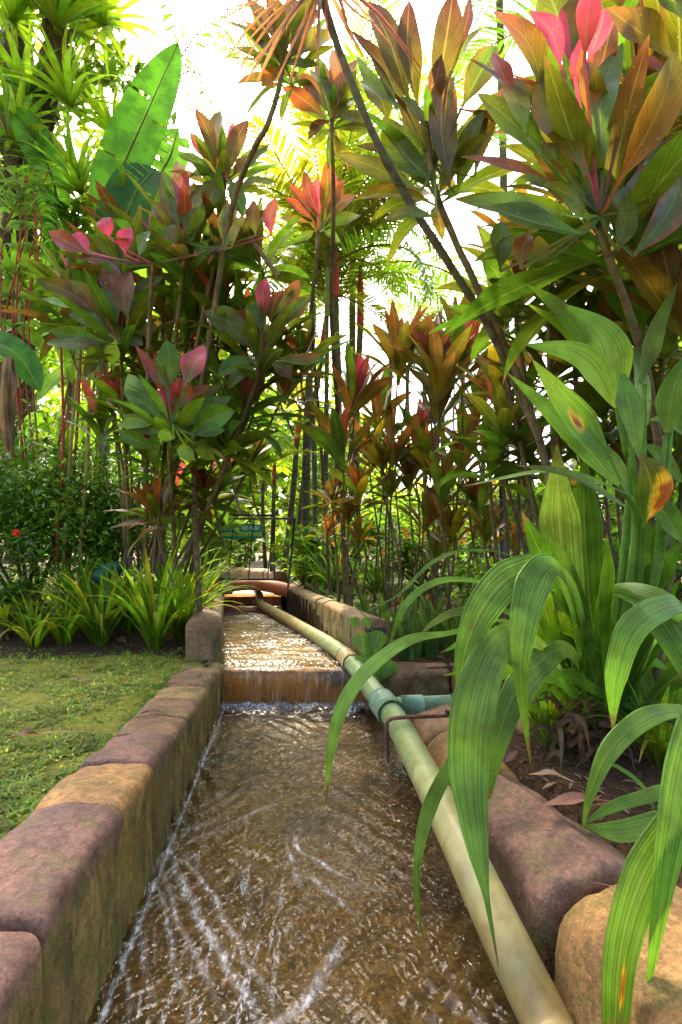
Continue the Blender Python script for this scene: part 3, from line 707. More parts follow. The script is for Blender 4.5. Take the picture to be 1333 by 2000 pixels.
R2 = [(800, 380, 590, 45, 105, 'gr'), (880, 265, 790, -70, 165, 'go'), (860, 270, 738, 40, 80, 'pp'), (910, 290, 935, -70, 95, 'pp'), (960, 245, 1030, 30, 72, 'pp'), (950, 230, 985, -60, 80, 'rp'),
      (830, 510, 490, 225, 90, 'gm'), (808, 640, 530, 365, 115, 'go'), (962, 680, 790, 235, 150, 'oob'), (980, 480, 955, 235, 80, 'nb'), (1000, 400, 1075, 50, 85, 'vv'), (1020, 700, 1100, 165, 100, 'kg'),
      (1075, 725, 1303, 195, 125, 'no'), (830, 710, 465, 612, 62, 'vm'), (850, 830, 470, 790, 95, 'wk'), (940, 912, 565, 805, 100, 'gk'), (1005, 912, 790, 720, 120, 'goo'), (1065, 920, 1120, 725, 140, 'goo'),
      (1140, 1000, 1333, 690, 120, 'gor'), (1310, 240, 1035, 30, 135, 'ob'), (1400, 160, 1215, -60, 160, 'og'), (620, 1060, 625, 865, 88, 'ogo'), (700, 1050, 730, 905, 70, 'or'), (790, 1030, 770, 920, 60, 'oy'), (720, 520, 630, 330, 80, 'wv'),
      (1170, 1010, 1230, 850, 110, 'kg'), (1080, 980, 1110, 760, 90, 'ok'), (1200, 780, 1160, 640, 60, 'om'), (1200, 500, 1340, 440, 60, 'no'), (1090, 480, 1150, 280, 60, 'mk'), (1300, 300, 1130, 220, 60, 'mr'), (860, 640, 780, 560, 70, 'kd'), (820, 740, 700, 690, 60, 'dw'), (690, 400, 590, 200, 70, 'mr')]
prosette(cr2, 1.32, 667, 0, 2, R2, (1010, 840))
stems(cr2, [[P(1165, 410, 1.34), P(1185, 490, 1.36), P(1225, 600, 1.42), P(1262, 720, 1.5), P(1290, 900, 1.6), P(1300, 1150, 1.7), Vector((1.05, 1.75, gz(1.05, 1.75)))]], .010, .015)
for (a, b2) in (((1320, 600), 1.5), ((1250, 130), 1.7), ((1330, 180), 1.6)):
    ros(cr2, 'olive', P(a[0], a[1], b2), .85, .3)
# spiky dracaena at the top and its long stem
dr = thing('dracaena', 'spiky dragon tree with thin purplish leaves at the top of a long leaning stem', 'plant', (.92, 2.3, gz(.92, 2.3)))
mb = MB(); cD = P(632, -45, 1.55)
tips = [(330, 12), (362, 38), (378, 66), (376, 118), (400, 176), (430, 196), (442, 226), (505, 236), (470, 150), (500, 60), (560, 175), (620, 130), (612, 95), (838, 172), (842, 160), (780, 110), (720, 130), (690, 90), (530, 110), (440, 130), (590, 60), (660, 120), (760, 60), (345, -20), (560, 100), (640, 90), (700, 40), (480, 210)]
for (tx, ty) in tips:
    Y_ = 1.55+random.uniform(-.12, .12); L_ = Vector((tx-632, ty+45)).length
    q = P(tx, ty, Y_); mid = cD.lerp(q, .5)+Vector((0, random.uniform(-.04, .04), .015*L_/200))
    cc = random.choice([((.16, .06, .06), (.30, .09, .07)), ((.10, .07, .05), (.35, .10, .06)), ((.20, .14, .05), (.28, .07, .06)), ((.09, .10, .04), (.3, .1, .08))])
    mb.ribbon([cD, mid, q], .016, nhint(.5), cc[0], cc[1], nseg=8, nc=2, fold=.5, prof=lambda v: max(.03, min(1, .6+v)*(1-v**2.5)))
mb.obj('leaf_rosette', M_LEAF, dr)
stems(dr, [[P(622, -40, 1.55), P(640, 30, 1.56), P(690, 170, 1.6), P(768, 340, 1.66), P(868, 500, 1.75), P(955, 640, 1.88), P(1015, 765, 2.0), P(1060, 880, 2.1), P(1085, 1000, 2.2), Vector((.92, 2.3, gz(.92, 2.3)))]], .011, .016, (.12, .095, .08))

# --- top centre cordylines
ct1 = thing('cordyline', 'tall thin-stemmed cordyline with dark and orange leaves at the top centre', 'plant', (-.9, 3.3, gz(-.9, 3.3)))
T1 = [(1095, 190, 955, -20, 60, 'vd'), (1110, 200, 1035, -30, 60, 'om'), (1120, 200, 1130, -20, 70, 'ov'), (1070, 230, 878, 78, 45, 'dk'), (1070, 260, 915, 185, 40, 'kd'), (1130, 225, 1312, 118, 85, 'oy'), (1130, 240, 1260, 30, 70, 'om'),
      (1110, 240, 1250, 252, 50, 'kk'), (1090, 260, 1020, 340, 55, 'nn'), (1080, 210, 990, 40, 45, 'do'), (1150, 200, 1180, 20, 70, 'og')]
prosette(ct1, 2.3, 0, 0, 2, T1, (1105, 245))
stems(ct1, [[P(553, 122, 2.3), P(545, 175, 2.3), P(520, 250, 2.35), P(497, 290, 2.45), P(455, 400, 2.7), P(420, 600, 2.9), P(380, 900, 3.2), Vector((-.9, 3.3, gz(-.9, 3.3)))]], .010, .02)
ct2 = thing('cordyline', 'cordyline with red-edged dark leaves and one orange leaf left of the leaning stem', 'plant', (.02, 3.9, gz(.3, 3.9)))
T2 = [(1290, 450, 1130, 278, 60, 'or'), (1270, 460, 1105, 340, 75, 'dr'), (1300, 450, 1300, 190, 75, 'nb'), (1285, 440, 1210, 270, 55, 'ko'), (1310, 440, 1400, 230, 60, 'om'), (1295, 470, 1205, 550, 50, 'vd'), (1300, 480, 1380, 380, 60, 'ok'), (1290, 440, 1240, 220, 50, 'om'), (1310, 460, 1420, 480, 50, 'oo'), (1310, 600, 1420, 640, 36, 'yy')]
prosette(ct2, 2.6, 0, 0, 2, T2, (1298, 465))
stems(ct2, [[P(649, 232, 2.6), P(650, 300, 2.62), P(652, 420, 2.8), P(648, 600, 3.2), P(662, 850, 3.7), Vector((.05, 3.95, gz(.3, 3.9)))]], .010, .018)
ct3 = thing('cordyline', 'cordyline with pink-hearted narrow leaves in front of the palm fronds at centre', 'plant', (-.10, 4.8, gz(.3, 4.8)))
T3 = [(1240, 850, 1130, 712, 40, 'mr'), (1245, 840, 1188, 665, 42, 'rm'), (1255, 840, 1275, 628, 55, 'omr'), (1225, 860, 1115, 770, 36, 'mr'), (1265, 860, 1345, 700, 50, 'or'), (1270, 870, 1390, 760, 60, 'om'), (1270, 890, 1410, 840, 50, 'go'), (1215, 870, 1090, 850, 34, 'bo'), (1230, 900, 1150, 945, 34, 'og'), (1265, 900, 1330, 950, 44, 'kk'), (1250, 830, 1240, 690, 34, 'pp'), (1255, 830, 1305, 660, 40, 'mp')]
prosette(ct3, 3.0, 0, 0, 2, T3, (1245, 900))
stems(ct3, [[P(622, 450, 3.0), P(618, 520, 3.05), P(610, 640, 3.3), P(626, 850, 4.3), Vector((-.10, 4.8, gz(.3, 4.8)))]], .009, .016)

# --- left cordyline mass
la = thing('cordyline', 'cordyline with upright maroon leaves standing against the white sky, upper left', 'plant', P(300, 1120, 3.6))
L1 = [(850, 650, 762, 422, 50, 'om'), (870, 650, 862, 430, 62, 'mo'), (885, 640, 908, 480, 38, 'pp'), (895, 680, 970, 468, 60, 'om'), (830, 640, 744, 515, 36, 'rr'), (940, 660, 1052, 568, 60, 'dk'), (925, 735, 1082, 712, 48, 'ok'), (845, 700, 697, 605, 52, 'kk'),
      (870, 690, 800, 860, 70, 'dk'), (900, 700, 950, 850, 60, 'kg'), (860, 690, 740, 690, 46, 'ok'), (850, 700, 740, 790, 60, 'kd'), (905, 690, 1000, 610, 50, 'mo')]
prosette(la, 2.85, 0, 0, 2, L1, (880, 700))
L2 = [(700, 900, 638, 665, 80, 'ogm'), (715, 880, 690, 628, 62, 'ps'), (725, 880, 738, 672, 50, 'mp'), (740, 945, 757, 712, 95, 'goo'), (690, 900, 590, 790, 60, 'vd'), (760, 920, 800, 800, 60, 'ko'), (690, 950, 640, 890, 60, 'do'), (880, 980, 885, 790, 70, 'goy'), (905, 970, 955, 845, 50, 'oy'), (840, 930, 745, 850, 55, 'ly'), (760, 950, 830, 1000, 50, 'gg'), (860, 960, 900, 1010, 60, 'kg')]
prosette(la, 2.8, 0, 0, 2, L2, (735, 950))
L3 = [(345, 990, 190, 905, 62, 'mr'), (350, 985, 265, 920, 64, 'pp'), (490, 995, 512, 885, 64, 'pp'), (430, 930, 400, 850, 56, 'pp'), (1060, 920, 1080, 770, 56, 'pn'), (1000, 920, 990, 780, 50, 'om'), (540, 1010, 590, 900, 60, 'kg'), (300, 1010, 420, 1020, 60, 'dm')]
prosette(la, 2.75, 0, 0, 2, L3, (600, 1030))
stems(la, [[P(440, 350, 2.85), P(430, 460, 2.9), P(380, 700, 3.1), P(310, 1100, 3.55)], [P(367, 475, 2.8), P(350, 600, 3.0), P(300, 1110, 3.55)], [P(300, 515, 2.75), P(290, 700, 3.0), P(285, 1120, 3.6)], [P(455, 420, 2.9), P(500, 480, 2.85), P(545, 540, 2.85)]], .010, .016)
lb = thing('cordyline', 'bushy cordyline with a low rosette of green leaves edged pink, left of the gate', 'plant', P(345, 1120, 3.45))
C1 = [(655, 520, 652, 325, 85, 'wgg'), (720, 510, 795, 345, 90, 'gpp'), (740, 500, 810, 350, 50, 'lg'), (660, 520, 600, 398, 60, 'grr'), (682, 610, 720, 473, 78, 'krr'), (640, 620, 500, 460, 84, 'gw'), (640, 640, 482, 530, 62, 'kg'), (610, 655, 455, 660, 42, 'ww'), (700, 615, 818, 505, 54, 'gr'),
      (720, 670, 905, 550, 84, 'gk'), (750, 690, 920, 605, 92, 'gg'), (610, 755, 460, 680, 52, 'kg'), (650, 560, 530, 350, 40, 'rr'), (680, 715, 620, 685, 50, 'll'), (765, 800, 690, 750, 50, 'lw'), (845, 800, 760, 755, 46, 'lw'), (720, 640, 870, 500, 60, 'ko'), (640, 700, 480, 620, 60, 'kk'), (760, 700, 880, 680, 60, 'kg')]
prosette(lb, 2.7, 0, 500, 2, C1, (675, 655))
C2 = [(1035, 240, 1042, 85, 54, 'mp'), (1070, 235, 1172, 92, 60, 'gr'), (1075, 290, 1212, 158, 70, 'ogr'), (980, 350, 800, 215, 95, 'dk'), (985, 370, 860, 270, 70, 'ko'), (1000, 410, 850, 470, 70, 'kg'), (1090, 410, 1290, 410, 40, 'wg'), (1080, 400, 1262, 385, 40, 'ob'), (1020, 290, 960, 190, 50, 'kg'), (1040, 300, 1010, 150, 50, 'wk'), (1000, 430, 890, 520, 60, 'kk'), (1060, 420, 1140, 480, 60, 'km'), (1050, 260, 1110, 130, 50, 'or')]
prosette(lb, 2.9, 0, 500, 2, C2, (1015, 400))
stems(lb, [[P(337, 830, 2.7), P(332, 900, 2.9), P(345, 1110, 3.4)], [P(507, 700, 2.9), P(500, 745, 2.95), P(470, 830, 3.05), P(420, 960, 3.2), P(350, 1115, 3.4)]], .009, .015)
lc = thing('cordyline', 'dark cordyline with drooping brown-green leaves above the dense small-leaved shrub', 'plant', P(255, 1115, 3.7))
C3 = [(400, 210, 275, 90, 56, 'mk'), (380, 220, 138, 90, 62, 'mo'), (460, 270, 390, 128, 92, 'kg'), (330, 215, 162, 165, 40, 'ww'), (430, 300, 270, 230, 74, 'kk'), (400, 330, 190, 290, 60, 'gk'), (420, 340, 180, 340, 60, 'dk'), (500, 250, 510, 60, 80, 'dm'), (480, 230, 420, 10, 80, 'mv'), (520, 300, 610, 280, 70, 'km'), (450, 330, 440, 430, 60, 'll'), (480, 300, 560, 350, 60, 'dk'), (390, 420, 330, 470, 50, 'kd'), (520, 200, 640, 80, 60, 'dk')]
prosette(lc, 3.0, 0, 500, 2, C3, (470, 340))
stems(lc, [[P(235, 670, 3.0), P(240, 760, 3.2), P(255, 1110, 3.7)]], .009, .015)
for par, hd in ((la, [(250, 520, 3.2, 'dark'), (385, 545, 3.1, 'dark'), (440, 470, 3.0, 'maroon'), (500, 500, 3.1, 'dark'), (320, 600, 3.3, 'maroon'), (370, 640, 3.2, 'dark')]),
                (lb, [(430, 600, 3.1, 'dark'), (560, 760, 3.3, 'orange'), (480, 790, 3.1, 'green'), (420, 880, 3.2, 'green'), (545, 640, 3.2, 'maroon'), (300, 900, 3.2, 'green'), (395, 960, 3.3, 'olive')]),
                (lc, [(180, 600, 3.4, 'dark'), (280, 700, 3.2, 'dark'), (240, 790, 3.4, 'green'), (215, 520, 3.4, 'maroon'), (330, 740, 3.3, 'green')])):
    for h in hd:
        q = P(*h[:3]); ros(par, h[3], q, .82, .45)
        stems(par, [[par.location+Vector((random.uniform(-.1, .1), random.uniform(-.05, .1), 0)), par.location.lerp(q, .5)+Vector((random.uniform(-.08, .08), 0, 0)), q]], .012, .007)

FILL = ((la, [(300, 480), (345, 560), (410, 520), (470, 560), (390, 600), (350, 430), (250, 450), (455, 640), (330, 650), (520, 520), (400, 700)]),
        (lb, [(480, 660), (590, 700), (545, 720), (520, 800), (450, 860), (380, 800), (440, 760), (570, 820), (490, 900), (350, 970), (420, 940), (600, 770), (470, 700), (280, 840), (310, 1000)]),
        (lc, [(150, 560), (170, 650), (230, 620), (300, 640), (130, 610), (210, 730), (290, 770), (260, 850), (200, 830), (340, 690)]))
for par, hd in FILL:
    for x, y in hd[::2]+(hd[1::4] if par is lb else []):
        Y_ = random.uniform(3.0, 3.6); q = P(x, y, Y_); ros(par, random.choice(['dark', 'olive', 'dark', 'green', 'maroon'] if y < 760 else ['green', 'olive', 'orange', 'green']), q, random.uniform(.7, .95), .5)
        stems(par, [[q+Vector((random.uniform(-.12, .12), .05, -.45)), q+Vector((0, .02, -.2)), q]], .008, .005)
ros(lb, 'green', P(337, 828, 2.8), .85, .15, var=0); ros(lb, 'dark', P(505, 700, 3.0), .9, .2, var=0); ros(lc, 'dark', P(235, 665, 3.1), .9, .2, var=0); ros(la, 'dark', P(367, 480, 2.95), .9, .2, var=0); ros(la, 'dark', P(437, 345, 3.0), .7, .2, var=0)
ros(cr1, 'olive', P(845, 340, 1.85), .7, .3, var=0); ros(cr2, 'dark', P(1170, 430, 1.5), .95, .3, var=1); ros(cr2, 'olive', P(1180, 400, 1.6), .9, .3, var=0); ros(cr2, 'maroon', P(1120, 260, 1.7), .8, .3, var=0)
ros(ct1, 'dark', P(556, 122, 2.4), .6, .3, var=0); ros(ct2, 'dark', P(650, 232, 2.7), .6, .3, var=0)
# --- cordylines in the middle distance, right of the palms
cordyline('slim cordyline with a V of olive maroon leaves beside the bright gap', 775, 4.2, [(778, 700, 3.2, 'olive', .95, 2), (800, 690, 3.4, 'maroon', .8, 2)], r0=.012)
cordyline('slim cordyline with broad olive-red fan of leaves silhouetted on white sky', 855, 4.1, [(857, 745, 2.9, 'olive', 1.0, 2), (862, 800, 3.2, 'maroon', .8, 2), (845, 710, 3.1, 'maroon', .85, 2)], r0=.013)
cordyline('slim cordyline with orange tipped leaves just left of the leaning stems', 930, 4.3, [(905, 700, 3.1, 'maroon', .9, 2), (935, 790, 3.3, 'orange', .8), (890, 655, 3.5, 'olive', .9, 2)], r0=.013)
cordyline('cordyline with red upright leaves at the right edge of the palm trunks', 690, 4.4, [(692, 775, 3.3, 'maroon', .9, 2), (668, 880, 3.2, 'maroon', .85, 2), (700, 960, 3.5, 'orange', .7)], r0=.013)
cordyline('low brown and orange cordyline at the foot of the palm trunks above the stream wall', 672, 3.9, [(680, 1010, 3.6, 'orange', .55), (650, 975, 3.7, 'olive', .55), (700, 1050, 3.6, 'orange', .5), (640, 1040, 3.9, 'orange', .45)], r0=.014)
cordyline('small cordyline with folded brownish leaves before the bright pond', 765, 3.9, [(745, 900, 3.4, 'orange', .62, 2), (775, 890, 3.3, 'maroon', .62, 2), (765, 960, 3.5, 'olive', .5)], r0=.011)
cordyline('bronze cordyline filling the space between palm trunks and white gap', 735, 4.6, [(738, 800, 3.8, 'maroon', .85, 2), (722, 880, 3.7, 'orange', .8, 2), (760, 850, 3.9, 'olive', .75)], r0=.012)
cordyline('bronze cordyline with short crowns low in the white gap', 815, 4.5, [(815, 850, 3.7, 'maroon', .8, 2), (835, 900, 3.5, 'orange', .8, 2), (800, 930, 3.7, 'olive', .7), (910, 860, 3.6, 'maroon', .85, 2)], r0=.012)
cordyline('leafy cordyline clump behind the snake plants', 850, 3.5, [(865, 960, 2.9, 'maroon', .7, 2), (835, 1010, 3.1, 'olive', .62), (880, 1040, 3.1, 'orange', .62), (900, 900, 3.0, 'olive', .7), (850, 1080, 3.3, 'green', .55)], r0=.014)
cordyline('orange-leaved cordyline beside the black railing post', 960, 3.3, [(950, 1040, 3.0, 'orange', .58, 2), (930, 980, 3.1, 'maroon', .6), (1010, 1060, 3.3, 'orange', .5)], r0=.013)
cordyline('dark cordyline with greyish drooping leaves behind the leaning stems, right of centre', 1000, 3.0, [(985, 830, 2.4, 'dark', .75, 1), (960, 900, 2.5, 'green', .7, 1), (1020, 760, 2.5, 'olive', .75), (975, 760, 2.7, 'orange', .75), (1040, 880, 2.5, 'dark', .7)], r0=.018)
cordyline('dark cordyline under the pink one, its leaves crossing the leaning stems', 1120, 2.5, [(1010, 560, 2.1, 'dark', .8, 1), (1080, 540, 2.0, 'olive', .8), (1130, 620, 2.1, 'dark', .85), (1090, 700, 2.2, 'dark', .8), (980, 620, 2.3, 'maroon', .7), (1010, 470, 2.5, 'orange', .7, 2)], r0=.02)
cordyline('shadowed cordyline behind the bright green spotted leaves, far right', 1260, 2.3, [(1230, 560, 1.9, 'dark', .9), (1300, 640, 1.9, 'dark', .9), (1210, 700, 2.1, 'orange', .8), (1270, 800, 2.1, 'dark', .85), (1180, 800, 2.2, 'dark', .8), (1330, 480, 2.0, 'olive', .8), (1330, 880, 2.0, 'dark', .8), (1150, 900, 2.3, 'dark', .8), (1240, 930, 2.2, 'olive', .8)], r0=.022)
cordyline('pink-leaved cordyline half hidden behind the big one, top right', 1220, 2.9, [(1230, 120, 2.2, 'maroon', .8), (1300, 300, 2.1, 'maroon', .8), (1290, 60, 1.9, 'olive', .8), (1100, 330, 2.6, 'dark', .8), (1180, 250, 2.6, 'maroon', .7)], r0=.016)

# ------------------------------------------------------------------ palms
def frond_mesh(L=1.5, np_=34, ll=.38, lw_=.03, c0='l', c1='h', droop=1.0, seed=1, mat=None):
    random.seed(seed); mb = MB(); pts_ = []; p = Vector((0, 0, 0)); a = R(14)
    for i in range(9):
        pts_.append(p.copy()); p = p+Vector((math.sin(a), 0, math.cos(a)))*(L/8); a += R(9.5*droop)*(.4+i*.18)
    pp = rpt(pts_, 60); mb.tube(pts_, [.014, .009, .003], rc((.20, .17, .03)), 5, 20)
    for i in range(np_):
        t = .14+.86*i/(np_-1); k = min(59, int(t*60)); q = pp[k].lerp(pp[k+1], t*60-k) if k < 60 else pp[60]
        T_ = unit(pp[min(60, k+1)]-pp[k-1]); side = Vector((0, 1, 0)); up = side.cross(T_)*-1
        l = ll*(math.sin(math.pi*(.12+.80*t))**.7)*random.uniform(.9, 1.08)
        for s in (-1, 1):
            d = (side*s*.85+T_*(.45+.5*t)+up*random.uniform(-.05, .3)).normalized()
            e = q+d*l+Vector((0, 0, -.16*l*random.uniform(.5, 1.8)))
            c = mix(C[c0], C[c1], random.random())
            mb.ribbon([q, q.lerp(e, .5)+up*.05*l+Vector((0, 0, .03*l)), e], lw_*random.uniform(.8, 1.1), up+Vector((0, 0, .2)), rc(c), nseg=3, nc=2, fold=.35, prof=lambda v: max(.05, min(1, .5+v*2)*(1-v**2.6)))
    return mb.mesh('frond', M_LEAF)
C['a'] = (.19, .25, .012); C['e'] = (.10, .20, .02); C['t'] = (.23, .19, .015)
FR = {'lime': [frond_mesh(1.5, 34, .42, .034, 'a', 'l', 1.0, 5), frond_mesh(1.4, 32, .38, .036, 'a', 't', .6, 6), frond_mesh(1.6, 38, .4, .03, 'l', 'e', 1.5, 7)],
      'green': [frond_mesh(1.7, 40, .42, .026, 'e', 'g', 1.1, 8), frond_mesh(1.7, 40, .45, .028, 'l', 'e', .8, 9)]}
random.seed(5)
def palm(label, bx, Y, cx_, cy_, Yc, n=7, kind='lime', s=1.0, shaft=None, r=.035, group='slender palms in the centre', azs=None, tcol=(.075, .055, .04), tilt=(4, 55)):
    rt = Vector(((bx-CX)*Y/F, Y, 0)); rt.z = gz(rt.x, rt.y)-.03
    t = thing('palm_tree', label, 'palm', rt, group); top = P(cx_, cy_, Yc)
    mid = rt.lerp(top, .5)+Vector((random.uniform(-.06, .06), 0, 0)); sh0 = rt.lerp(top, 1-(.55*s/max(.6, (top-rt).length)))
    mb = MB(); mb.tube([rt, mid, sh0 if shaft else top], [r*1.15, r, r*.9], [rc(tcol), rc(tcol), rc((.14, .12, .05))], 9, 24, bump=.15); mb.obj('trunk', M_PALM, t)
    if shaft:
        mb = MB(); mb.tube([sh0, sh0.lerp(top, .5), top], [r*1.05, r*.95, r*.5], shaft, 9, 8); mb.obj('crownshaft', M_STEM, t)
    for i in range(n):
        me = random.choice(FR[kind]); o = link('frond', me, t); o.location = top-t.location
        az = azs[i] if azs else i*2.4+random.uniform(-.3, .3)
        o.rotation_euler = (0, R(random.uniform(*tilt)*((i+1)/n)), az); k = s*random.uniform(.85, 1.1); o.scale = (k, k, k)
    return t
RS, GS = [(.42, .03, .02), (.46, .05, .025), (.3, .12, .03)], [(.16, .20, .03), (.2, .24, .04)]
PAL = [  # label, base px, Y, crown px, py, Yc, n, kind, scale, shaft, r
 ('palm with the reddest crownshaft, standing directly behind the gate', 553, 7.6, 587, 800, 7.2, 6, 'lime', .75, RS, .045),
 ('dark thick-trunked palm just right of the gate', 598, 7.2, 612, 560, 6.6, 8, 'lime', 1.0, GS, .055),
 ('palm whose lime crown fills the middle of the photo', 572, 7.9, 640, 600, 7.0, 8, 'lime', 1.15, RS, .045),
 ('palm with tall fronds rising against the sky at centre', 655, 7.4, 655, 470, 6.2, 8, 'lime', 1.0, RS, .05),
 ('palm with a broad crown arching right over the bright gap', 700, 8.2, 705, 520, 6.9, 8, 'green', 1.2, RS, .05),
 ('palm with thin pale green trunk beside the brown cordyline', 634, 6.6, 640, 520, 6.0, 7, 'lime', .9, GS, .03),
 ('short young palm with bright red stem left of the dark trunks', 531, 7.0, 537, 900, 6.8, 6, 'lime', .5, RS, .03),
 ('small young palm showing a fan of lime fronds above the gate', 520, 8.2, 518, 830, 8.0, 7, 'lime', .6, RS, .03),
 ('far palm with thin dark trunk between the two thick ones', 618, 9.5, 600, 620, 9.2, 7, 'green', 1.1, GS, .05),
 ('palm with dark trunk behind the pink-hearted cordyline', 690, 9.2, 690, 380, 8.0, 8, 'green', 1.3, RS, .06)]
for p_ in PAL:
    p_ = list(p_); p_[6] += 1; p_[8] *= 1.12; palm(*p_, tilt=(4, 95))
palm('palm with fine fronds arching over the banana leaf against the sky', 330, 9.0, 320, 180, 8.0, 6, 'green', 1.1, None, .07, None, tilt=(30, 110))
palm('feathery palm hidden behind the top right leaves', 1180, 5.5, 1270, 160, 4.2, 8, 'green', 1.1, None, .06, None, tilt=(20, 100))
palm('tall distant palm with flower strands, upper right of centre', 985, 8.0, 975, -40, 7.2, 8, 'green', 1.3, None, .06, None, tilt=(20, 100), tcol=(.13, .14, .06))
for i, (bx, Yb, cx_, cy_) in enumerate([(750, 16, 765, 690), (835, 18, 830, 640), (900, 20, 905, 650), (800, 22, 795, 720), (870, 17, 860, 610), (940, 19, 950, 700)]):
    palm('small far palm on the bright skyline, '+('leftmost', 'second', 'fifth', 'fourth', 'third', 'rightmost')[i]+' seen right of centre', bx, Yb, cx_, cy_, Yb, 8, 'green', 1.2, None, .09, 'far palms on the skyline', tilt=(20, 110))

# ------------------------------------------------------------------ banana plant, tree with epiphytes, left side
bn = thing('banana_plant', 'banana plant with one huge upright green leaf torn at the edge, upper left', 'plant', P(215, 1120, 4.2))
def bleaf(pth, wid, c0, c1, Y, tear=.06, nh=None, nseg=70, ce=None):
    mb = MB(); mb.ribbon([P(x, y, Y+dy) for x, y, dy in pth], wid*Y/F, nh or Vector((.25, -1, .1)), c0, c1, ce, nseg=nseg, nc=12, fold=.16, wave=.06, tear=tear, prof=prof_ban)
    mb.tube([P(x, y, Y+dy-.004) for x, y, dy in pth], [.009, .007, .002], (.10, .17, .02), 6, 30); return mb.obj('leaf', M_BANANA, bn)
bleaf([(203, 430, 0), (232, 345, -.02), (283, 230, 0), (348, 84, .1)], 102, (.05, .15, .006), (.055, .17, .006), 3.5, .03)
bleaf([(222, 495, -.1), (245, 430, -.12), (270, 370, -.1), (305, 330, 0)], 105, (.025, .085, .006), (.025, .09, .006), 3.4, .09)
bleaf([(290, 420, .1), (310, 350, .1), (335, 300, .15), (348, 250, .2)], 80, (.12, .30, .02), (.12, .30, .02), 3.7, .1)
bleaf([(120, 430, .3), (100, 340, .2), (60, 260, .1), (20, 210, 0)], 70, (.10, .26, .02), (.10, .26, .02), 3.8, .05)
bleaf([(130, 560, .2), (115, 470, .2), (90, 380, .2), (50, 320, .2)], 60, (.08, .22, .02), (.08, .22, .02), 3.9, .05)
bleaf([(200, 640, .2), (240, 590, .2), (300, 560, .2), (360, 500, .2)], 90, (.15, .33, .02), (.15, .33, .02), 4.0, .05)
bleaf([(110, 620, .2), (118, 560, .2), (110, 480, .2), (90, 430, .3)], 60, (.09, .24, .02), (.09, .24, .02), 4.0, .05)
stems(bn, [[P(205, 430, 3.5), P(195, 600, 3.8), P(205, 900, 4.1), P(215, 1125, 4.2)], [P(222, 490, 3.3), P(200, 640, 3.8), P(210, 1125, 4.2)]], .03, .05, (.12, .14, .04), M_STEM)
hl = thing('heliconia', 'heliconia clump with thin straight stalks and a broad leaf arching at the left edge', 'plant', P(150, 1110, 4.0))
mb = MB(); mb.ribbon([P(-60, 660, 3.3), P(0, 672, 3.3), P(45, 705, 3.3), P(78, 765, 3.3)], 60*3.3/F, Vector((.3, -.9, .6)), (.06, .19, .02), nseg=30, nc=8, fold=.3, prof=prof_ban); mb.obj('leaf', M_BANANA, hl)
for i in range(16):
    mb = MB(); x = random.uniform(95, 205); xt = x+random.uniform(-10, 45); Y_ = random.uniform(3.7, 4.2); yt = random.uniform(560, 700)
    mb.tube([P(x-15, 1100, Y_), P(x, 860, Y_), P(xt, yt, Y_)], [.014, .009], random.choice([(.18, .12, .04), (.28, .2, .06), (.20, .22, .05), (.10, .06, .04), (.34, .05, .03)]), 6, 8); mb.obj('stalk', M_STEM, hl)
for i in range(16):
    mb = MB(); x = random.uniform(-10, 230); y = random.uniform(560, 900); Y_ = random.uniform(3.8, 4.6); a = random.uniform(-2.6, -.5); l = random.uniform(90, 170)
    mb.ribbon([P(x, y, Y_), P(x+l*.5*math.cos(a), y+l*.5*math.sin(a)-12, Y_-.05), P(x+l*math.cos(a), y+l*math.sin(a)*.6+20, Y_)], 34*Y_/F, nhint(.5), rc(C['h'], .3), rc(C['l'], .3), nseg=14, nc=4, fold=.25, prof=prof_ban); mb.obj('leaf', M_BROAD, hl)
hl2 = thing('dead_leaf', 'dry brown banana leaf hanging straight down at the left edge', 'leaf', P(22, 780, 3.2))
mb = MB()
for i in range(4): mb.ribbon([P(18+i*3, 700, 3.2), P(12+i*6, 780, 3.18), P(16+i*4, 880, 3.2)], [.04, .07, .03], nhint(.9), (.30, .20, .11), (.20, .12, .07), nseg=12, nc=4, fold=.7, wave=.4)
mb.obj('blade', M_DRY, hl2)

def brom_mesh(n=34, L=.5, W=.045, pal=('l', 'h', 'a'), seed=1, droop=55):
    random.seed(seed); mb = MB()
    for i in range(n):
        t = i/(n-1); ph = i*2.39996; a = R(lerp(10, 70, t)+random.uniform(-8, 8)); l = L*random.uniform(.8, 1.1); d = Vector((math.cos(ph), math.sin(ph), 0)); p = Vector((0, 0, 0)); pts_ = []
        dr_ = R(random.uniform(.5, 1.2)*droop)
        for s in range(7): pts_.append(p.copy()); p = p+(d*math.sin(a)+Vector((0, 0, math.cos(a))))*(l/6); a += dr_/6*(.5+s*.2)
        c = C[random.choice(pal)]
        mb.ribbon(pts_, W*random.uniform(.8, 1.1), Vector((0, 0, 1))-d*.3, rc(c, .2), rc(c, .2), nseg=8, nc=2, fold=.45, prof=prof_strap)
    return mb.mesh('leaf_rosette', M_LEAF)
BR = [brom_mesh(34, .5, .05, ('l', 'h', 'a'), 1), brom_mesh(30, .45, .04, ('l', 'a', 'l'), 2, 80), brom_mesh(26, .4, .045, ('h', 'g', 'l'), 3), brom_mesh(44, .3, .02, ('h', 'g', 'e'), 4, 60)]
random.seed(11)
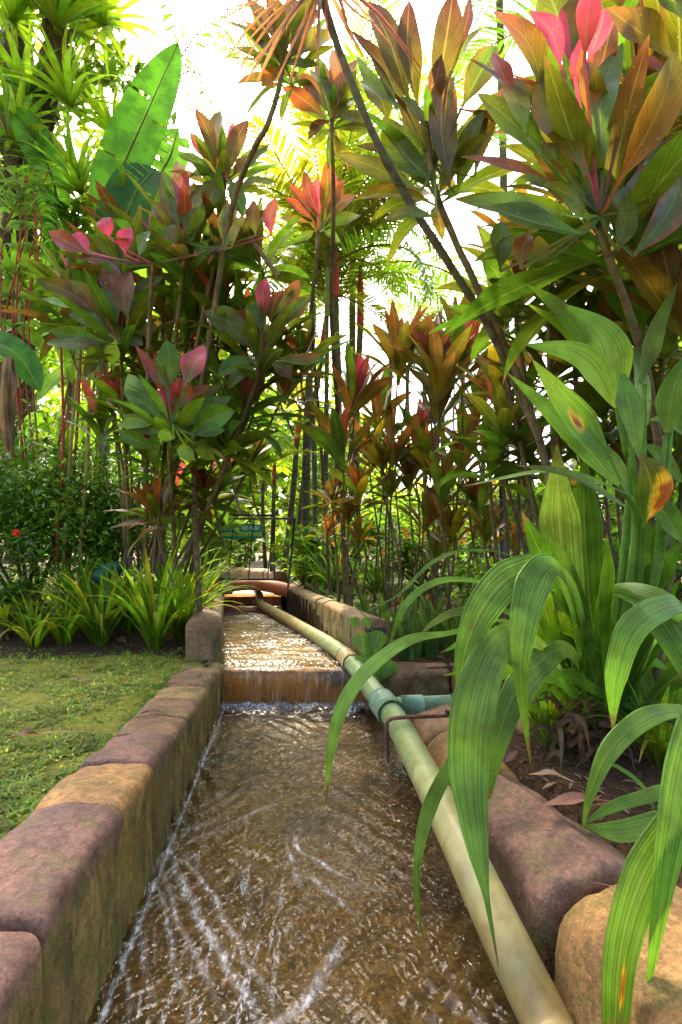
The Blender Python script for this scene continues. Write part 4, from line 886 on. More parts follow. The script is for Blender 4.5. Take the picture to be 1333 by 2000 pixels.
def leafcloud(mb, c, rad, n, size, pal, asp=.42, up=.3, clump=None, dirv=None):
    c = Vector(c); cl_ = [Vector((random.gauss(0, .5)*rad[0], random.gauss(0, .5)*rad[1], random.gauss(0, .5)*rad[2])) for _ in range(clump or max(3, n//40))]
    for i in range(n):
        k = random.choice(cl_); q = c+k+Vector((random.gauss(0, .16)*rad[0], random.gauss(0, .16)*rad[1], random.gauss(0, .16)*rad[2]))
        d = Vector((random.gauss(0, 1), random.gauss(0, 1), random.gauss(0, .7)+up)).normalized(); l = size*random.uniform(.65, 1.25)
        col = rc(C[random.choice(pal)], .25)
        nh = Vector((random.gauss(0, .6), random.gauss(0, .6), 1))
        mb.ribbon([q, q+d*l*.5+Vector((0, 0, .03*l)), q+d*l+Vector((0, 0, -.14*l))], l*asp, nh, col, nseg=2, nc=2, fold=.3, prof=lambda v: (.25, 1, .06)[int(v*2+.1)])
tr = thing('epiphyte_tree', 'large tree at left draped with bromeliads, moss and hanging roots', 'tree', P(45, 1090, 4.6))
for pth, r0, r1 in (([P(45, 1100, 4.6), P(35, 800, 4.6), P(25, 500, 4.5), P(40, 250, 4.5), P(30, -80, 4.6)], .14, .10), ([P(40, 500, 4.5), P(75, 300, 4.4), P(105, 100, 4.3), P(115, -60, 4.3)], .10, .08)):
    mb = MB(); mb.tube(pth, [r0, (r0+r1)/2, r1], [(.05, .035, .022), (.06, .04, .02)], 12, 40, bump=.9); mb.obj('trunk', M_BARK, tr)
mb = MB()
for (x, y, Y_, rx, rz, n) in [(60, 100, 4.6, .5, .5, 260), (150, 300, 4.7, .45, .5, 260), (30, 320, 4.4, .4, .6, 300), (110, 470, 4.6, .5, .4, 280), (30, 560, 4.5, .35, .4, 260), (180, 60, 4.9, .4, .3, 200), (200, 180, 5.0, .5, .4, 220), (60, 700, 4.8, .5, .4, 260), (140, 420, 4.3, .3, .3, 160), (-10, 180, 4.4, .3, .6, 220), (90, 0, 4.8, .6, .3, 200)]:
    leafcloud(mb, P(x, y, Y_), (rx, .4, rz), n, .16, 'lhlaeg', .3)
mb.obj('crown', M_SMALL, tr)
mb = MB()
for i in range(260):
    x = random.choice([random.uniform(80, 150), random.uniform(5, 60)]); y = random.uniform(50, 130) if x > 80 else random.uniform(200, 760); Y_ = 4.15
    q = P(x, y, Y_); mb.ribbon([q, q+Vector((random.uniform(-.05, .05), -.02, -.1)), q+Vector((random.uniform(-.09, .09), 0, -random.uniform(.12, .3)))], [.006, .005, .002], nhint(.5), rc((.09, .06, .025), .4), nseg=3, nc=1, fold=0)
mb.obj('hanging_roots', M_BARK, tr)
bl = [(110, 55, 4.05, 0, 1.25), (205, 50, 4.2, 1, 1.15), (60, 185, 4.1, 2, 1.0), (140, 210, 4.0, 1, 1.0), (20, 40, 4.1, 1, 1.0), (15, 270, 4.0, 0, .9), (90, 330, 4.1, 3, 1.1), (160, 380, 4.1, 0, .9), (40, 430, 4.0, 3, 1.2), (110, 520, 4.1, 1, .8), (20, 540, 3.9, 2, .9), (160, -20, 4.3, 0, 1.1), (230, 270, 4.4, 1, .9), (70, -30, 4.0, 2, 1.0), (60, 620, 4.0, 0, .8), (200, 450, 4.4, 3, 1.0)]
names = ['crowning the dark root ball at the top left', 'arching over the white sky edge at top left', 'upright on the tree above the dark roots gap', 'hanging just under the dark root ball', 'in the extreme top left corner', 'spreading from the left edge near the red twigs', 'fine-leaved, in the middle of the tree', 'just left of the huge banana leaf', 'fine-leaved and bushy at left edge', 'lowest bright one beside the banana stem', 'dull green at the left edge above the arching leaf', 'cut by the top edge beside the sky', 'between tree and banana leaf', 'cut by the top edge over the trunk', 'lowest of all, over the thin stalks', 'fine-leaved, behind the pink leaf at left']
for (x, y, Y_, v, s), nm in zip(bl, names):
    t = thing('bromeliad', 'lime green bromeliad '+nm, 'bromeliad', P(x, y, Y_), 'bromeliads growing on the tree')
    o = link('leaf_rosette', BR[v], t); k = s*1.15; o.scale = (k, k, k); o.rotation_euler = (random.uniform(.1, .6), random.uniform(-.5, .5), random.uniform(0, 6))
rt_ = thing('red_twig_plant', 'plant with thin red twigs and small pointed leaves at the left edge', 'plant', P(60, 1080, 3.9))
for i in range(7):
    x0 = random.uniform(-10, 60); pth = [P(x0+20, 900, 3.9), P(x0, 640, 3.8), P(x0+random.uniform(-5, 45), 450, 3.7), P(x0+random.uniform(-10, 80), random.uniform(330, 400), 3.7)]
    mb = MB(); mb.tube(pth, [.008, .004], (.26, .03, .03), 5, 16); mb.obj('twig', M_STEM, rt_)
    pp = rpt(pth, 12); mb = MB()
    for q in pp[3:]:
        for s in (-1, 1):
            d = Vector((s*random.uniform(.6, 1), random.uniform(-.5, .3), random.uniform(-.1, .5))).normalized()*random.uniform(.10, .2)
            mb.ribbon([q, q+d*.5+Vector((0, 0, .02)), q+d-Vector((0, 0, .03))], .04, nhint(.8), rc(C['l'], .3), rc(C['h'], .3), nseg=5, nc=2, fold=.3, prof=prof_lance)
    mb.obj('foliage', M_LEAF, rt_)

# ------------------------------------------------------------------ shrubs and background planting
def shrub(label, x, y, Y, rx, ry, rz, n, size, pal, name='shrub', cat='shrub', mat=None, asp=.42, group=None, clump=None, stemn=7):
    c = P(x, y, Y); base = Vector((c.x, c.y, gz(c.x, c.y)-.02)); t = thing(name, label, cat, base, group)
    mb = MB(); leafcloud(mb, c, (rx, ry, rz), n, size, pal, asp, clump=clump); mb.obj('foliage', mat or M_SMALL, t)
    mb = MB()
    for i in range(stemn):
        e = c+Vector((random.uniform(-rx, rx)*.7, random.uniform(-ry, ry)*.5, random.uniform(-.2, .6)*rz)); mb.tube([base+Vector((random.uniform(-.1, .1), random.uniform(-.1, .1), 0)), base.lerp(e, .5)+Vector((random.uniform(-.06, .06), 0, 0)), e], [.018, .012, .005], (.06, .045, .03), 6, 8)
    mb.obj('stems', M_BARK, t); return t
ix = shrub('dense dark green small-leaved shrub with a red flower at the left', 50, 1000, 3.95, .80, .45, .50, 15000, .050, 'kghghh', clump=260, stemn=12)
fl = MB(); q = P(33, 1041, 3.42); fl_c = [(.75, .06, .04), (.8, .12, .05)]
for i in range(40):
    d = Vector((random.gauss(0, 1), random.gauss(0, 1), random.gauss(0, .8)+.4)).normalized()*.026
    fl.ribbon([q, q+d*.6, q+d], .012, nhint(.9), random.choice(fl_c), nseg=2, nc=1, fold=0)
fl.obj('flower', M_LEAF, ix)
shrub('dark green small-leaved shrub just right of the flowering one, under the cordylines', 215, 1010, 4.0, .48, .4, .46, 9500, .050, 'kghhh', clump=170, stemn=8)
shrub('low dark shrub with rounded leaves at the left end of the border', 0, 1170, 3.5, .22, .2, .13, 420, .08, 'gkhg', asp=.6)
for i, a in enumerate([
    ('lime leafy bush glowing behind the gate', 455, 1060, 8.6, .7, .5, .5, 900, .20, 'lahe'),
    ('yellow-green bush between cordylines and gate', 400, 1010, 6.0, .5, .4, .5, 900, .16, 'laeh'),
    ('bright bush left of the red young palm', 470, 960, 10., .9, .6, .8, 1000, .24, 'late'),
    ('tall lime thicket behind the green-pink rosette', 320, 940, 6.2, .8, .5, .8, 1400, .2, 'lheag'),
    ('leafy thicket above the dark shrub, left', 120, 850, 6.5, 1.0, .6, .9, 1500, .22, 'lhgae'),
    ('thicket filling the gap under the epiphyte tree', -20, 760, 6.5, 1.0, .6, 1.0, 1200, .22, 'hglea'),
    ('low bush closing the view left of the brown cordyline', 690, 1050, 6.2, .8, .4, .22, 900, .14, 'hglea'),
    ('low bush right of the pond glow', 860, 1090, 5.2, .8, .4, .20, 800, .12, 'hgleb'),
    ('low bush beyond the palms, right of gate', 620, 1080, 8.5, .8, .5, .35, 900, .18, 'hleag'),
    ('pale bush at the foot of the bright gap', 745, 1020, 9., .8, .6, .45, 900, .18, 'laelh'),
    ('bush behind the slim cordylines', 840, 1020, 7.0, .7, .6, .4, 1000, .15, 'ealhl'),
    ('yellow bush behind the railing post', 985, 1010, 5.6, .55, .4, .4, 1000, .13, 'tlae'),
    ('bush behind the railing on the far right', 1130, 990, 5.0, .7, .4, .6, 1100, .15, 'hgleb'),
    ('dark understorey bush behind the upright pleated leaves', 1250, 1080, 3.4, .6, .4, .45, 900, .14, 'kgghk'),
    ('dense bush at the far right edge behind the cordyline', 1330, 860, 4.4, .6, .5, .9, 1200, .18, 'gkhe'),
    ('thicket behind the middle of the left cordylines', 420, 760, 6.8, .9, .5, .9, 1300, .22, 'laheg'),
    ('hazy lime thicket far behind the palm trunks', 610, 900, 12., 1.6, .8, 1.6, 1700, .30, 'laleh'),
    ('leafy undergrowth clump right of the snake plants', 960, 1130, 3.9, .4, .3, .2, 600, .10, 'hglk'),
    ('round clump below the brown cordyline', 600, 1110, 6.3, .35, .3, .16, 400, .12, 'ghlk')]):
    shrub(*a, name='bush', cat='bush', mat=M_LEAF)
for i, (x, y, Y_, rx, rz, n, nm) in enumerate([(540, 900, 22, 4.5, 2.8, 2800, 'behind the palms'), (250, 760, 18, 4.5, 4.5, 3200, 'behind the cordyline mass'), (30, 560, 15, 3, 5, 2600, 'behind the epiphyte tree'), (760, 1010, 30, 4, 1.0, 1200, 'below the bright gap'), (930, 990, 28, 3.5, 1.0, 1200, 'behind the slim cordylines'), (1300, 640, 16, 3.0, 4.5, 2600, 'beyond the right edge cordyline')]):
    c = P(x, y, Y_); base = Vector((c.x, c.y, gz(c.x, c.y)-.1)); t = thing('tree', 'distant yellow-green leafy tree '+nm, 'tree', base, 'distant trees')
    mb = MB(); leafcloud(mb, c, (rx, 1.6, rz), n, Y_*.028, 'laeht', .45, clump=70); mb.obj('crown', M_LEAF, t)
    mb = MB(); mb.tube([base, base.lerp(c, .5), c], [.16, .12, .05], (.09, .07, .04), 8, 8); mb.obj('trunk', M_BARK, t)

# strap-leaved border plants on the left
def strap_mesh(n, L, W, pal, seed, spread=62, droop=70, mat=None, fold=.4):
    random.seed(seed); mb = MB()
    for i in range(n):
        ph = random.uniform(0, 6.28); t = random.random(); a = R(lerp(4, spread*.5, t)); l = L*random.uniform(.6, 1.1); d = Vector((math.cos(ph), math.sin(ph), 0)); p = d*random.uniform(0, .035); pts_ = []
        dr_ = R(random.uniform(.15, 1.0)*droop*(.5+t))
        for s in range(8): pts_.append(p.copy()); p = p+(d*math.sin(a)+Vector((0, 0, math.cos(a))))*(l/7); a += dr_/7*(.4+s*.25)
        c = C[random.choice(pal)]; c1 = C['y'] if random.random() < .12 else c
        mb.ribbon(pts_, W*random.uniform(.7, 1.1), Vector((0, 0, 1))-d*.2, rc(c, .2), rc(c1, .2), nseg=10, nc=2, fold=fold, prof=prof_strap)
    return mb.mesh('foliage', mat or M_LEAF)
SM = [strap_mesh(52, .46, .026, 'hlaha', 31, 70, 85), strap_mesh(60, .50, .027, 'hlhl', 32, 70, 80), strap_mesh(46, .42, .025, 'lahla', 33, 80, 110), strap_mesh(70, .5, .020, 'gkhg', 34, 80, 70)]
random.seed(12)
cl_pts = [(8, 3.5, 0, .95, 'leftmost clump, at the photo edge'), (68, 3.3, 2, .9, 'pale drooping clump, second from left'), (125, 3.35, 2, .95, 'short yellowish clump in front of the dark shrub'), (195, 3.35, 0, 1.1, 'clump right under the teal oval'), (250, 3.55, 1, .95, 'clump behind the brown stump of fallen leaves'), (305, 3.25, 1, 1.15, 'tallest clump, beside the end of the low wall'), (350, 3.45, 0, 1.1, 'clump pressed against the tall wall block'), (385, 3.9, 3, 1.0, 'dark clump behind the tall wall block'), (160, 3.7, 1, 1.0, 'clump at the back against the shrub stems'), (330, 4.0, 0, 1.2, 'upright clump under the cordyline stems'), (400, 6.3, 3, 1.5, 'dark bushy clump left of the gate')]
for (x, Y_, v, s, nm) in cl_pts:
    X_ = (x-CX)*Y_/F; t = thing('strap_leaf_plant', 'bright green strap-leaved plant, '+nm, 'plant', (X_, Y_, gz(X_, Y_)-.01), 'strap-leaved plants bordering the lawn')
    s *= 1.22; o = link('foliage', SM[v], t); o.scale = (s, s, s*.98); o.rotation_euler = (0, 0, random.uniform(0, 6))
for (x, Y_, s, nm) in [(655, 5.3, 1.3, 'dark green strap-leaved clump right of the palms above the wall'), (610, 6.6, 1.2, 'strap-leaved clump at the base of the dark palms'), (735, 5.0, 1.0, 'strap-leaved clump beside the bright pond'), (1010, 3.2, 1.0, 'narrow-leaved clump at the base of the railing post')]:
    X_ = (x-CX)*Y_/F; t = thing('strap_leaf_plant', nm, 'plant', (X_, Y_, gz(.3, Y_)-.01))
    o = link('foliage', SM[3], t); o.scale = (s, s, s)
for (x, Y_, v, s, nm) in [(1075, 1.75, 1, .62, 'bright strap-leaved tuft on the soil left of the dry leaf skirt'), (1290, 1.6, 0, .8, 'bright strap-leaved tuft at the right edge above the soil'), (1190, 2.1, 1, 1.0, 'bright strap-leaved tuft behind the pleated leaf stalks'), (1020, 2.35, 2, .8, 'bright strap-leaved tuft between the side pipe and the tan rocks')]:
    X_ = (x-CX)*Y_/F; t = thing('strap_leaf_plant', nm, 'plant', (X_, Y_, gz(X_, Y_)-.01))
    o = link('foliage', SM[v], t); o.scale = (s, s, s); o.rotation_euler = (0, 0, random.uniform(0, 6))
fn = thing('fern', 'small bright fern on the left wall end beside the footbridge', 'fern', P(432, 1150, 5.0)); mb = MB()
for i in range(9):
    ph = i*.7; d = Vector((math.cos(ph), math.sin(ph)*.6, .55)).normalized()
    for s in range(12):
        q = fn.location+d*(.02+s*.016)-Vector((0, 0, .0009*s*s)); sd2 = d.cross(Vector((0, 0, 1))).normalized()
        for k in (-1, 1): mb.ribbon([q, q+sd2*k*.04*(1-s/13)+d*.01], [.012, .003], Vector((0, 0, 1)), rc(C['l'], .2), nseg=1, nc=1, fold=0)
mb.obj('fronds', M_LEAF, fn)

# snake plants
C['q'] = (.05, .13, .03)
random.seed(14)
for i, (x, Y_, nm) in enumerate([(735, 3.55, 'farthest left of its row, pointed and dark'), (765, 3.35, 'behind the vine leaves'), (800, 3.05, 'with the broadest blade in front, above the planter wall'), (835, 3.1, 'with a leaning blade, right of the broad one'), (862, 3.4, 'tallest, against the cordyline clump'), (888, 3.1, 'half hidden by the drooping ribbon leaf'), (920, 3.3, 'at the right end under the strap leaves')]):
    X_ = (x-CX)*Y_/F; t = thing('snake_plant', 'dark banded snake plant '+nm, 'plant', (X_, Y_, gz(.5, Y_)-.02), 'snake plants on the planter wall')
    if Y_ < 3.08: t.location.z = .20
    for k in range(8):
        mb = MB(); h = random.uniform(.22, .42); a = random.uniform(0, 6.28); l = random.uniform(.03, .14); b0 = t.location+Vector((math.cos(a)*.04, math.sin(a)*.04, 0))
        mb.ribbon([b0, b0+Vector((math.cos(a)*l*.3, math.sin(a)*l*.3, h*.5)), b0+Vector((math.cos(a)*l, math.sin(a)*l, h))], .055, nhint(.6), rc(C['q']), rc(C['k']), (.06, .10, .02), nseg=12, nc=4, fold=.35, prof=lambda v: max(.04, (.6+.7*v if v < .5 else .95)*(1-v**4)))
        mb.obj('leaf', M_BANANA, t)
vi = thing('vine', 'small vine with heart-shaped toothed leaves climbing over the wall corner', 'vine', P(735, 1300, 2.85))
for (x, y, s, a) in [(705, 1235, 42, .3), (742, 1232, 40, -.4), (722, 1265, 36, 0), (702, 1280, 40, .6), (742, 1272, 26, -.2), (730, 1297, 40, .2), (765, 1290, 36, -.7), (715, 1205, 22, .3), (690, 1205, 22, .5)]:
    mb = MB(); q = P(x, y, 2.78); w_ = s*2.78/F; d = Vector((math.sin(a)*.8, -.5, -1)).normalized()
    mb.ribbon([q, q+d*w_*.5, q+d*w_*1.15], w_*1.0, Vector((0, -1, .6)), rc(C['h'], .2), rc(C['h'], .2), nseg=10, nc=6, fold=-.3, prof=lambda v: max(.03, (min(1, .35+v*3.4)*(1-v**2.4))*(1+.06*math.sin(v*40)))); mb.obj('leaf', M_BROAD, vi)
mb = MB(); mb.tube([P(745, 1310, 2.86), P(735, 1260, 2.82), P(722, 1215, 2.82), P(700, 1190, 2.9)], .004, (.12, .14, .04), 5, 12); mb.obj('stem', M_STEM, vi)

# ------------------------------------------------------------------ foreground: pleated strap leaves on the right
def ribleaf(parent, pth, wid, c0, c1=None, nh=(0, -1, .3), pleat=.06, mat=None, ce=None, spot=None, nseg=44, nc=16, fold=.12):
    mb = MB(); mb.ribbon([P(*q) for q in pth], [w_*q[2]/F for w_, q in zip(rfl(wid, len(pth)-1), pth)], Vector(nh), c0, c1, ce, nseg=nseg, nc=nc, fold=fold, pleat=pleat, spot=spot, wave=.04); return mb.obj('leaf', mat or M_PLEAT, parent)
pg = thing('palm_grass', 'large plant with long pleated ribbon leaves drooping over the pipe and stream', 'plant', (.98, 1.95, gz(.98, 1.95)))
RL = [
 ([(1130, 1400, 1.8), (1085, 1290, 1.6), (1015, 1238, 1.38), (962, 1275, 1.22), (925, 1380, 1.12), (915, 1500, 1.08), (930, 1640, 1.0), (950, 1750, .93), (974, 1888, .86)], [8, 20, 70, 118, 150, 140, 84, 22, 3], 'wg', (.1, -1, .35)),
 ([(1150, 1380, 1.8), (1120, 1200, 1.6), (1072, 1108, 1.45), (1000, 1125, 1.33), (945, 1185, 1.26), (910, 1270, 1.22), (893, 1370, 1.2)], [8, 20, 50, 100, 95, 62, 5], 'wg', (.2, -1, .45)),
 ([(1160, 1380, 1.8), (1130, 1180, 1.58), (1080, 1105, 1.40), (1042, 1140, 1.30), (1022, 1230, 1.25), (1018, 1330, 1.23), (1036, 1490, 1.22)], [8, 24, 70, 96, 72, 36, 3], 'wg', (-.1, -1, .45)),
 ([(1110, 1300, 1.8), (1000, 1215, 1.6), (880, 1236, 1.42), (800, 1250, 1.34), (722, 1305, 1.28), (672, 1375, 1.24), (646, 1470, 1.22), (637, 1570, 1.22)], [6, 14, 18, 36, 42, 40, 24, 2], 'hw', (0, -.7, .8)),
 ([(1100, 1260, 1.9), (1020, 1160, 1.8), (940, 1137, 1.7), (860, 1135, 1.65), (795, 1178, 1.6), (756, 1268, 1.6)], [6, 12, 22, 26, 22, 4], 'hg', (0, -.6, .9)),
 ([(1130, 1230, 2.0), (1020, 1100, 1.9), (930, 1075, 1.85), (850, 1095, 1.8), (780, 1160, 1.8), (715, 1195, 1.8)], [6, 10, 16, 16, 12, 2], 'hg', (0, -.5, .9)),
 ([(1090, 1330, 1.7), (1000, 1200, 1.6), (900, 1195, 1.55), (850, 1215, 1.52), (822, 1240, 1.5)], [6, 20, 28, 18, 3], 'wb', (0, -.8, .7)),
 ([(980, 1420, 1.5), (925, 1430, 1.35), (880, 1495, 1.18), (838, 1580, 1.1), (816, 1680, 1.06), (817, 1775, 1.05), (829, 1842, 1.05)], [6, 18, 40, 44, 24, 10, 2], 'gh', (.2, -1, .3)),
 ([(1150, 1330, 1.8), (1110, 1270, 1.65), (1060, 1290, 1.5), (1010, 1350, 1.4), (975, 1440, 1.33), (955, 1560, 1.3)], [8, 40, 80, 80, 60, 10], 'sg', (0, -1, .3)),
 ([(1220, 1400, 1.8), (1280, 1250, 1.5), (1330, 1185, 1.2), (1285, 1190, 1.08), (1232, 1232, 1.02), (1203, 1320, 1.0), (1197, 1425, 1.0)], [8, 20, 44, 60, 62, 50, 4], 'hg', (0, -.9, .6)),
 ([(1180, 1400, 1.8), (1170, 1250, 1.7), (1195, 1160, 1.6), (1260, 1165, 1.45), (1320, 1225, 1.32), (1370, 1330, 1.28)], [8, 18, 30, 86, 112, 70], 'wg', (-.2, -1, .5)),
 ([(1420, 1400, 1.3), (1333, 1388, 1.1), (1262, 1402, 1.0), (1195, 1460, .95), (1155, 1545, .93), (1138, 1622, .92)], [10, 30, 46, 44, 22, 2], 'hw', (0, -.8, .7)),
 ([(1400, 1300, 1.0), (1360, 1400, .9), (1330, 1510, .84), (1308, 1640, .80), (1288, 1780, .78), (1262, 1960, .78)], [30, 90, 96, 84, 50, 4], 'gh', (.2, -1, .2)),
 ([(1420, 1480, .9), (1345, 1570, .84), (1262, 1700, .8), (1215, 1850, .78), (1200, 2030, .77)], [20, 70, 104, 86, 60], 'wg', (.1, -1, .3)),
 ([(1370, 1590, 1.2), (1290, 1610, 1.15), (1200, 1625, 1.12), (1139, 1612, 1.1)], [30, 56, 44, 3], 'hl', (0, -.7, .7)),
 ([(1370, 1520, 1.2), (1290, 1548, 1.18), (1200, 1575, 1.15), (1140, 1610, 1.13)], [16, 34, 26, 3], 'lh', (0, -.6, .8)),
 ([(1300, 1700, 1.4), (1270, 1560, 1.3), (1210, 1500, 1.3), (1170, 1495, 1.3)], [8, 14, 12, 2], 'gh', (0, -.6, .8)),
]
for pth, wd, cc, nh in RL:
    c0, c1, ce = cl(cc)
    wd = [q*((.60 if wd[4] > 130 else .72) if pth[0][0] < 1165 else .88) for q in wd]
    ribleaf(pg, pth, wd, mix(c0, (.25, .40, .07), .7), mix(c1, (.15, .33, .035), .6), nh, spot=(.86, -.3, .12, 2.5) if pth[0][0] == 1420 and pth[0][1] == 1480 else None)
# upright and arching ones of the same clump
UP = [((1165, 1400), (1110, 1160), (1088, 868), 78, 1.75, 'gw'), ((1175, 1400), (1150, 1160), (1142, 885), 72, 1.85, 'hg'), ((1165, 1400), (1120, 1180), (1020, 1000), 50, 1.7, 'gg'), ((1180, 1410), (1140, 1210), (1060, 1020), 44, 1.65, 'wg'), ((1185, 1410), (1180, 1200), (1185, 1040), 40, 1.6, 'lh'),
      ((1190, 1400), (1250, 1180), (1333, 1060), 56, 1.7, 'gh'), ((1190, 1410), (1280, 1250), (1370, 1180), 60, 1.6, 'gg'), ((1170, 1420), (1100, 1330), (1010, 1290), 36, 1.6, 'hg'), ((1190, 1420), (1230, 1300), (1200, 1130), 44, 1.9, 'kg'), ((1160, 1420), (1110, 1320), (1120, 1180), 46, 1.9, 'gk'),
      ((1200, 1420), (1270, 1380), (1340, 1420), 40, 1.5, 'kg'), ((1190, 1420), (1240, 1200), (1270, 1010), 50, 2.0, 'gh'), ((1150, 1420), (1060, 1330), (990, 1430), 26, 1.6, 'hl'), ((1240, 1380), (1290, 1140), (1310, 950), 56, 1.75, 'gg'), ((1150, 1430), (1030, 1380), (960, 1400), 22, 1.7, 'lh'), ((1170, 1410), (1090, 1220), (1000, 1130), 40, 1.8, 'gh'), ((1210, 1400), (1220, 1250), (1330, 1130), 60, 1.9, 'kg'), ((1130, 1420), (1050, 1280), (940, 1240), 30, 1.75, 'wh'), ((1150, 1400), (1130, 1240), (1080, 1190), 40, 1.7, 'hl'), ((1220, 1420), (1310, 1330), (1380, 1290), 50, 1.6, 'kg')]
for a, m_, b2, w_, Y_, cc in UP:
    c0, c1, ce = cl(cc)
    ribleaf(pg, [(*a, Y_+.12), ((a[0]+m_[0])/2, (a[1]+m_[1])/2, Y_+.05), (*m_, Y_), ((m_[0]*.5+b2[0]*.5)+random.uniform(-8, 8), (m_[1]+b2[1])/2, Y_-.04), (*b2, Y_-.1)], [10, 12, w_*.8, w_, 3], c0, c1, (random.uniform(-.4, .4), -1, .2), nseg=30, nc=12)
random.seed(77)
for i in range(34):
    a = random.uniform(-3.0, -.15); l = random.uniform(150, 330); bx_, by_ = random.uniform(1120, 1260), random.uniform(1370, 1430); Y_ = random.uniform(1.7, 2.15)
    ex, ey = bx_+l*math.cos(a), by_+l*math.sin(a); ribleaf(pg, [(bx_, by_, Y_), ((bx_*2+ex)/3, (by_*2+ey)/3-20, Y_), ((bx_+ex*2)/3, (by_+ey*2)/3-35, Y_-.08), (ex, ey+random.uniform(0, 60), Y_-.12)], [6, 22, random.uniform(24, 44), 2], rc(C['h'], .3), rc(C['l'], .25), nhint(.5), nseg=20, nc=8)
for i in range(13):
    mb = MB(); x = random.uniform(1110, 1230); x2 = x+random.uniform(-70, 60); mb.tube([P(x, 1440, 1.85), P((x+x2)/2, 1330, 1.82), P(x2, random.uniform(1120, 1230), 1.8)], [.011, .006], rc((.09, .17, .03), .3), 6, 8); mb.obj('stalk', M_STEM, pg)
mb = MB()
for i in range(70):
    q = P(random.uniform(1080, 1200), random.uniform(1380, 1480), random.uniform(1.6, 1.8)); e = q+Vector((random.uniform(-.14, .14), random.uniform(-.1, .05), random.uniform(-.16, .03)))
    mb.ribbon([q, q.lerp(e, .5)+Vector((0, -.02, .04)), e], [.022, .016, .003], nhint(.9), rc((.16, .085, .045), .4), nseg=5, nc=2, fold=.6)
mb.obj('dead_leaf_skirt', M_DRY, pg)
# bright broad-leaved plant
bp_ = thing('broadleaf_plant', 'tall plant with broad bright green leaves, two with orange rust spots, at right', 'plant', (1.08, 1.75, gz(1.08, 1.75)))
def BL(bx, by, mx, my, tx, ty, w_, cc, Y_=1.45, nh=(0, -1, .2), spot=None, pf=None, dz=-.06):
    c0, c1, ce = cl(cc); mb = MB(); X = lambda x: 667+x/2; Z = lambda y: 500+y/2
    mb.ribbon([P(X(bx), Z(by), Y_), P(X(mx), Z(my), Y_-.03), P(X(tx), Z(ty), Y_+dz)], w_/2*Y_/F, Vector(nh), c0, c1, ce, nseg=40, nc=14, fold=.18, pleat=.012, wave=.07, prof=pf or prof_lance, spot=spot); return mb.obj('leaf', M_BROAD, bp_)
BL(1090, 575, 1040, 330, 865, 185, 165, 'lh', 1.42)
BL(1060, 480, 860, 220, 722, 108, 90, 'lh', 1.5)
BL(1000, 420, 860, 280, 718, 180, 60, 'hl', 1.52)
BL(1075, 590, 940, 400, 712, 345, 140, 'lh', 1.40)
BL(1165, 500, 1225, 300, 1315, 100, 100, 'wh', 1.45, (.3, -1, .1))
BL(1195, 660, 1160, 450, 1120, 340, 120, 'wg', 1.5, (.5, -1, .1))
BL(1100, 460, 1130, 620, 1165, 800, 120, 'hl', 1.36)
BL(1045, 790, 900, 610, 742, 400, 155, 'hl', 1.33, spot=(.42, -.15, .26, 3.2))
BL(1085, 895, 900, 690, 650, 458, 130, 'gh', 1.38)
BL(1270, 690, 1300, 520, 1370, 360, 130, 'wg', 1.4, (-.3, -1, .1))
BL(1180, 1060, 1210, 900, 1170, 780, 150, 'go', 1.25, spot=(.35, .75, .55, 2.6), pf=prof_ell)
BL(1120, 985, 900, 860, 680, 815, 80, 'go', 1.3, (0, -.7, .7))
BL(1120, 930, 850, 840, 470, 900, 46, 'hw', 1.35, (0, -.6, .8))
BL(1180, 960, 1000, 760, 850, 700, 100, 'wg', 1.6)
BL(1330, 880, 1250, 790, 1180, 730, 90, 'hg', 1.5)
BL(1340, 1120, 1260, 1000, 1200, 900, 110, 'hg', 1.45)
BL(1340, 700, 1290, 640, 1200, 640, 70, 'hl', 1.5)
mb = MB(); X = lambda x: 667+x/2; Z = lambda y: 500+y/2
for (a, b2, c3) in [((1072, 575), (1110, 760), (1130, 900)), ((1085, 570), (1135, 800), (1150, 1100)), ((1185, 500), (1180, 800), (1170, 1100)), ((1270, 690), (1250, 900), (1230, 1200)), ((1045, 780), (1090, 900), (1150, 1100)), ((1290, 640), (1270, 900), (1240, 1200))]:
    mb = MB(); mb.tube([P(X(a[0]), Z(a[1]), 1.42), P(X(b2[0]), Z(b2[1]), 1.45), P(X(c3[0]), Z(c3[1]), 1.55), Vector((1.0+random.uniform(-.1, .1), 1.8, .25))], [.006, .008, .012, .014], (.10, .22, .03), 8, 24); mb.obj('stalk', M_STEM, bp_)

# ------------------------------------------------------------------ small things
tl = thing('garden_ornament', 'smooth dark teal oval thing in the border before the dark shrub', 'ornament', P(213, 1140, 3.42))
mb = MB(); c = P(211, 1118, 3.6)
for j in range(13):
    th = math.pi*j/12
    for k in range(20):
        ph = 2*math.pi*k/20; v = Vector((math.cos(ph)*math.sin(th)*.115, math.sin(ph)*math.sin(th)*.07, math.cos(th)*.068)); v = Matrix.Rotation(R(-28), 3, 'Y') @ v
        mb.add(c+v, (.004, .08, .065), (0, 0, 0))
for j in range(12):
    for k in range(20): mb.f.append((j*20+k, j*20+(k+1) % 20, (j+1)*20+(k+1) % 20, (j+1)*20+k))
mb.obj('shell', M_PLAIN, tl)
mb = MB(); mb.tube([c-Vector((0, 0, .02)), Vector((c.x, c.y, gz(c.x, c.y)))], .012, (.02, .05, .04), 6, 2); mb.obj('stake', M_METAL, tl)

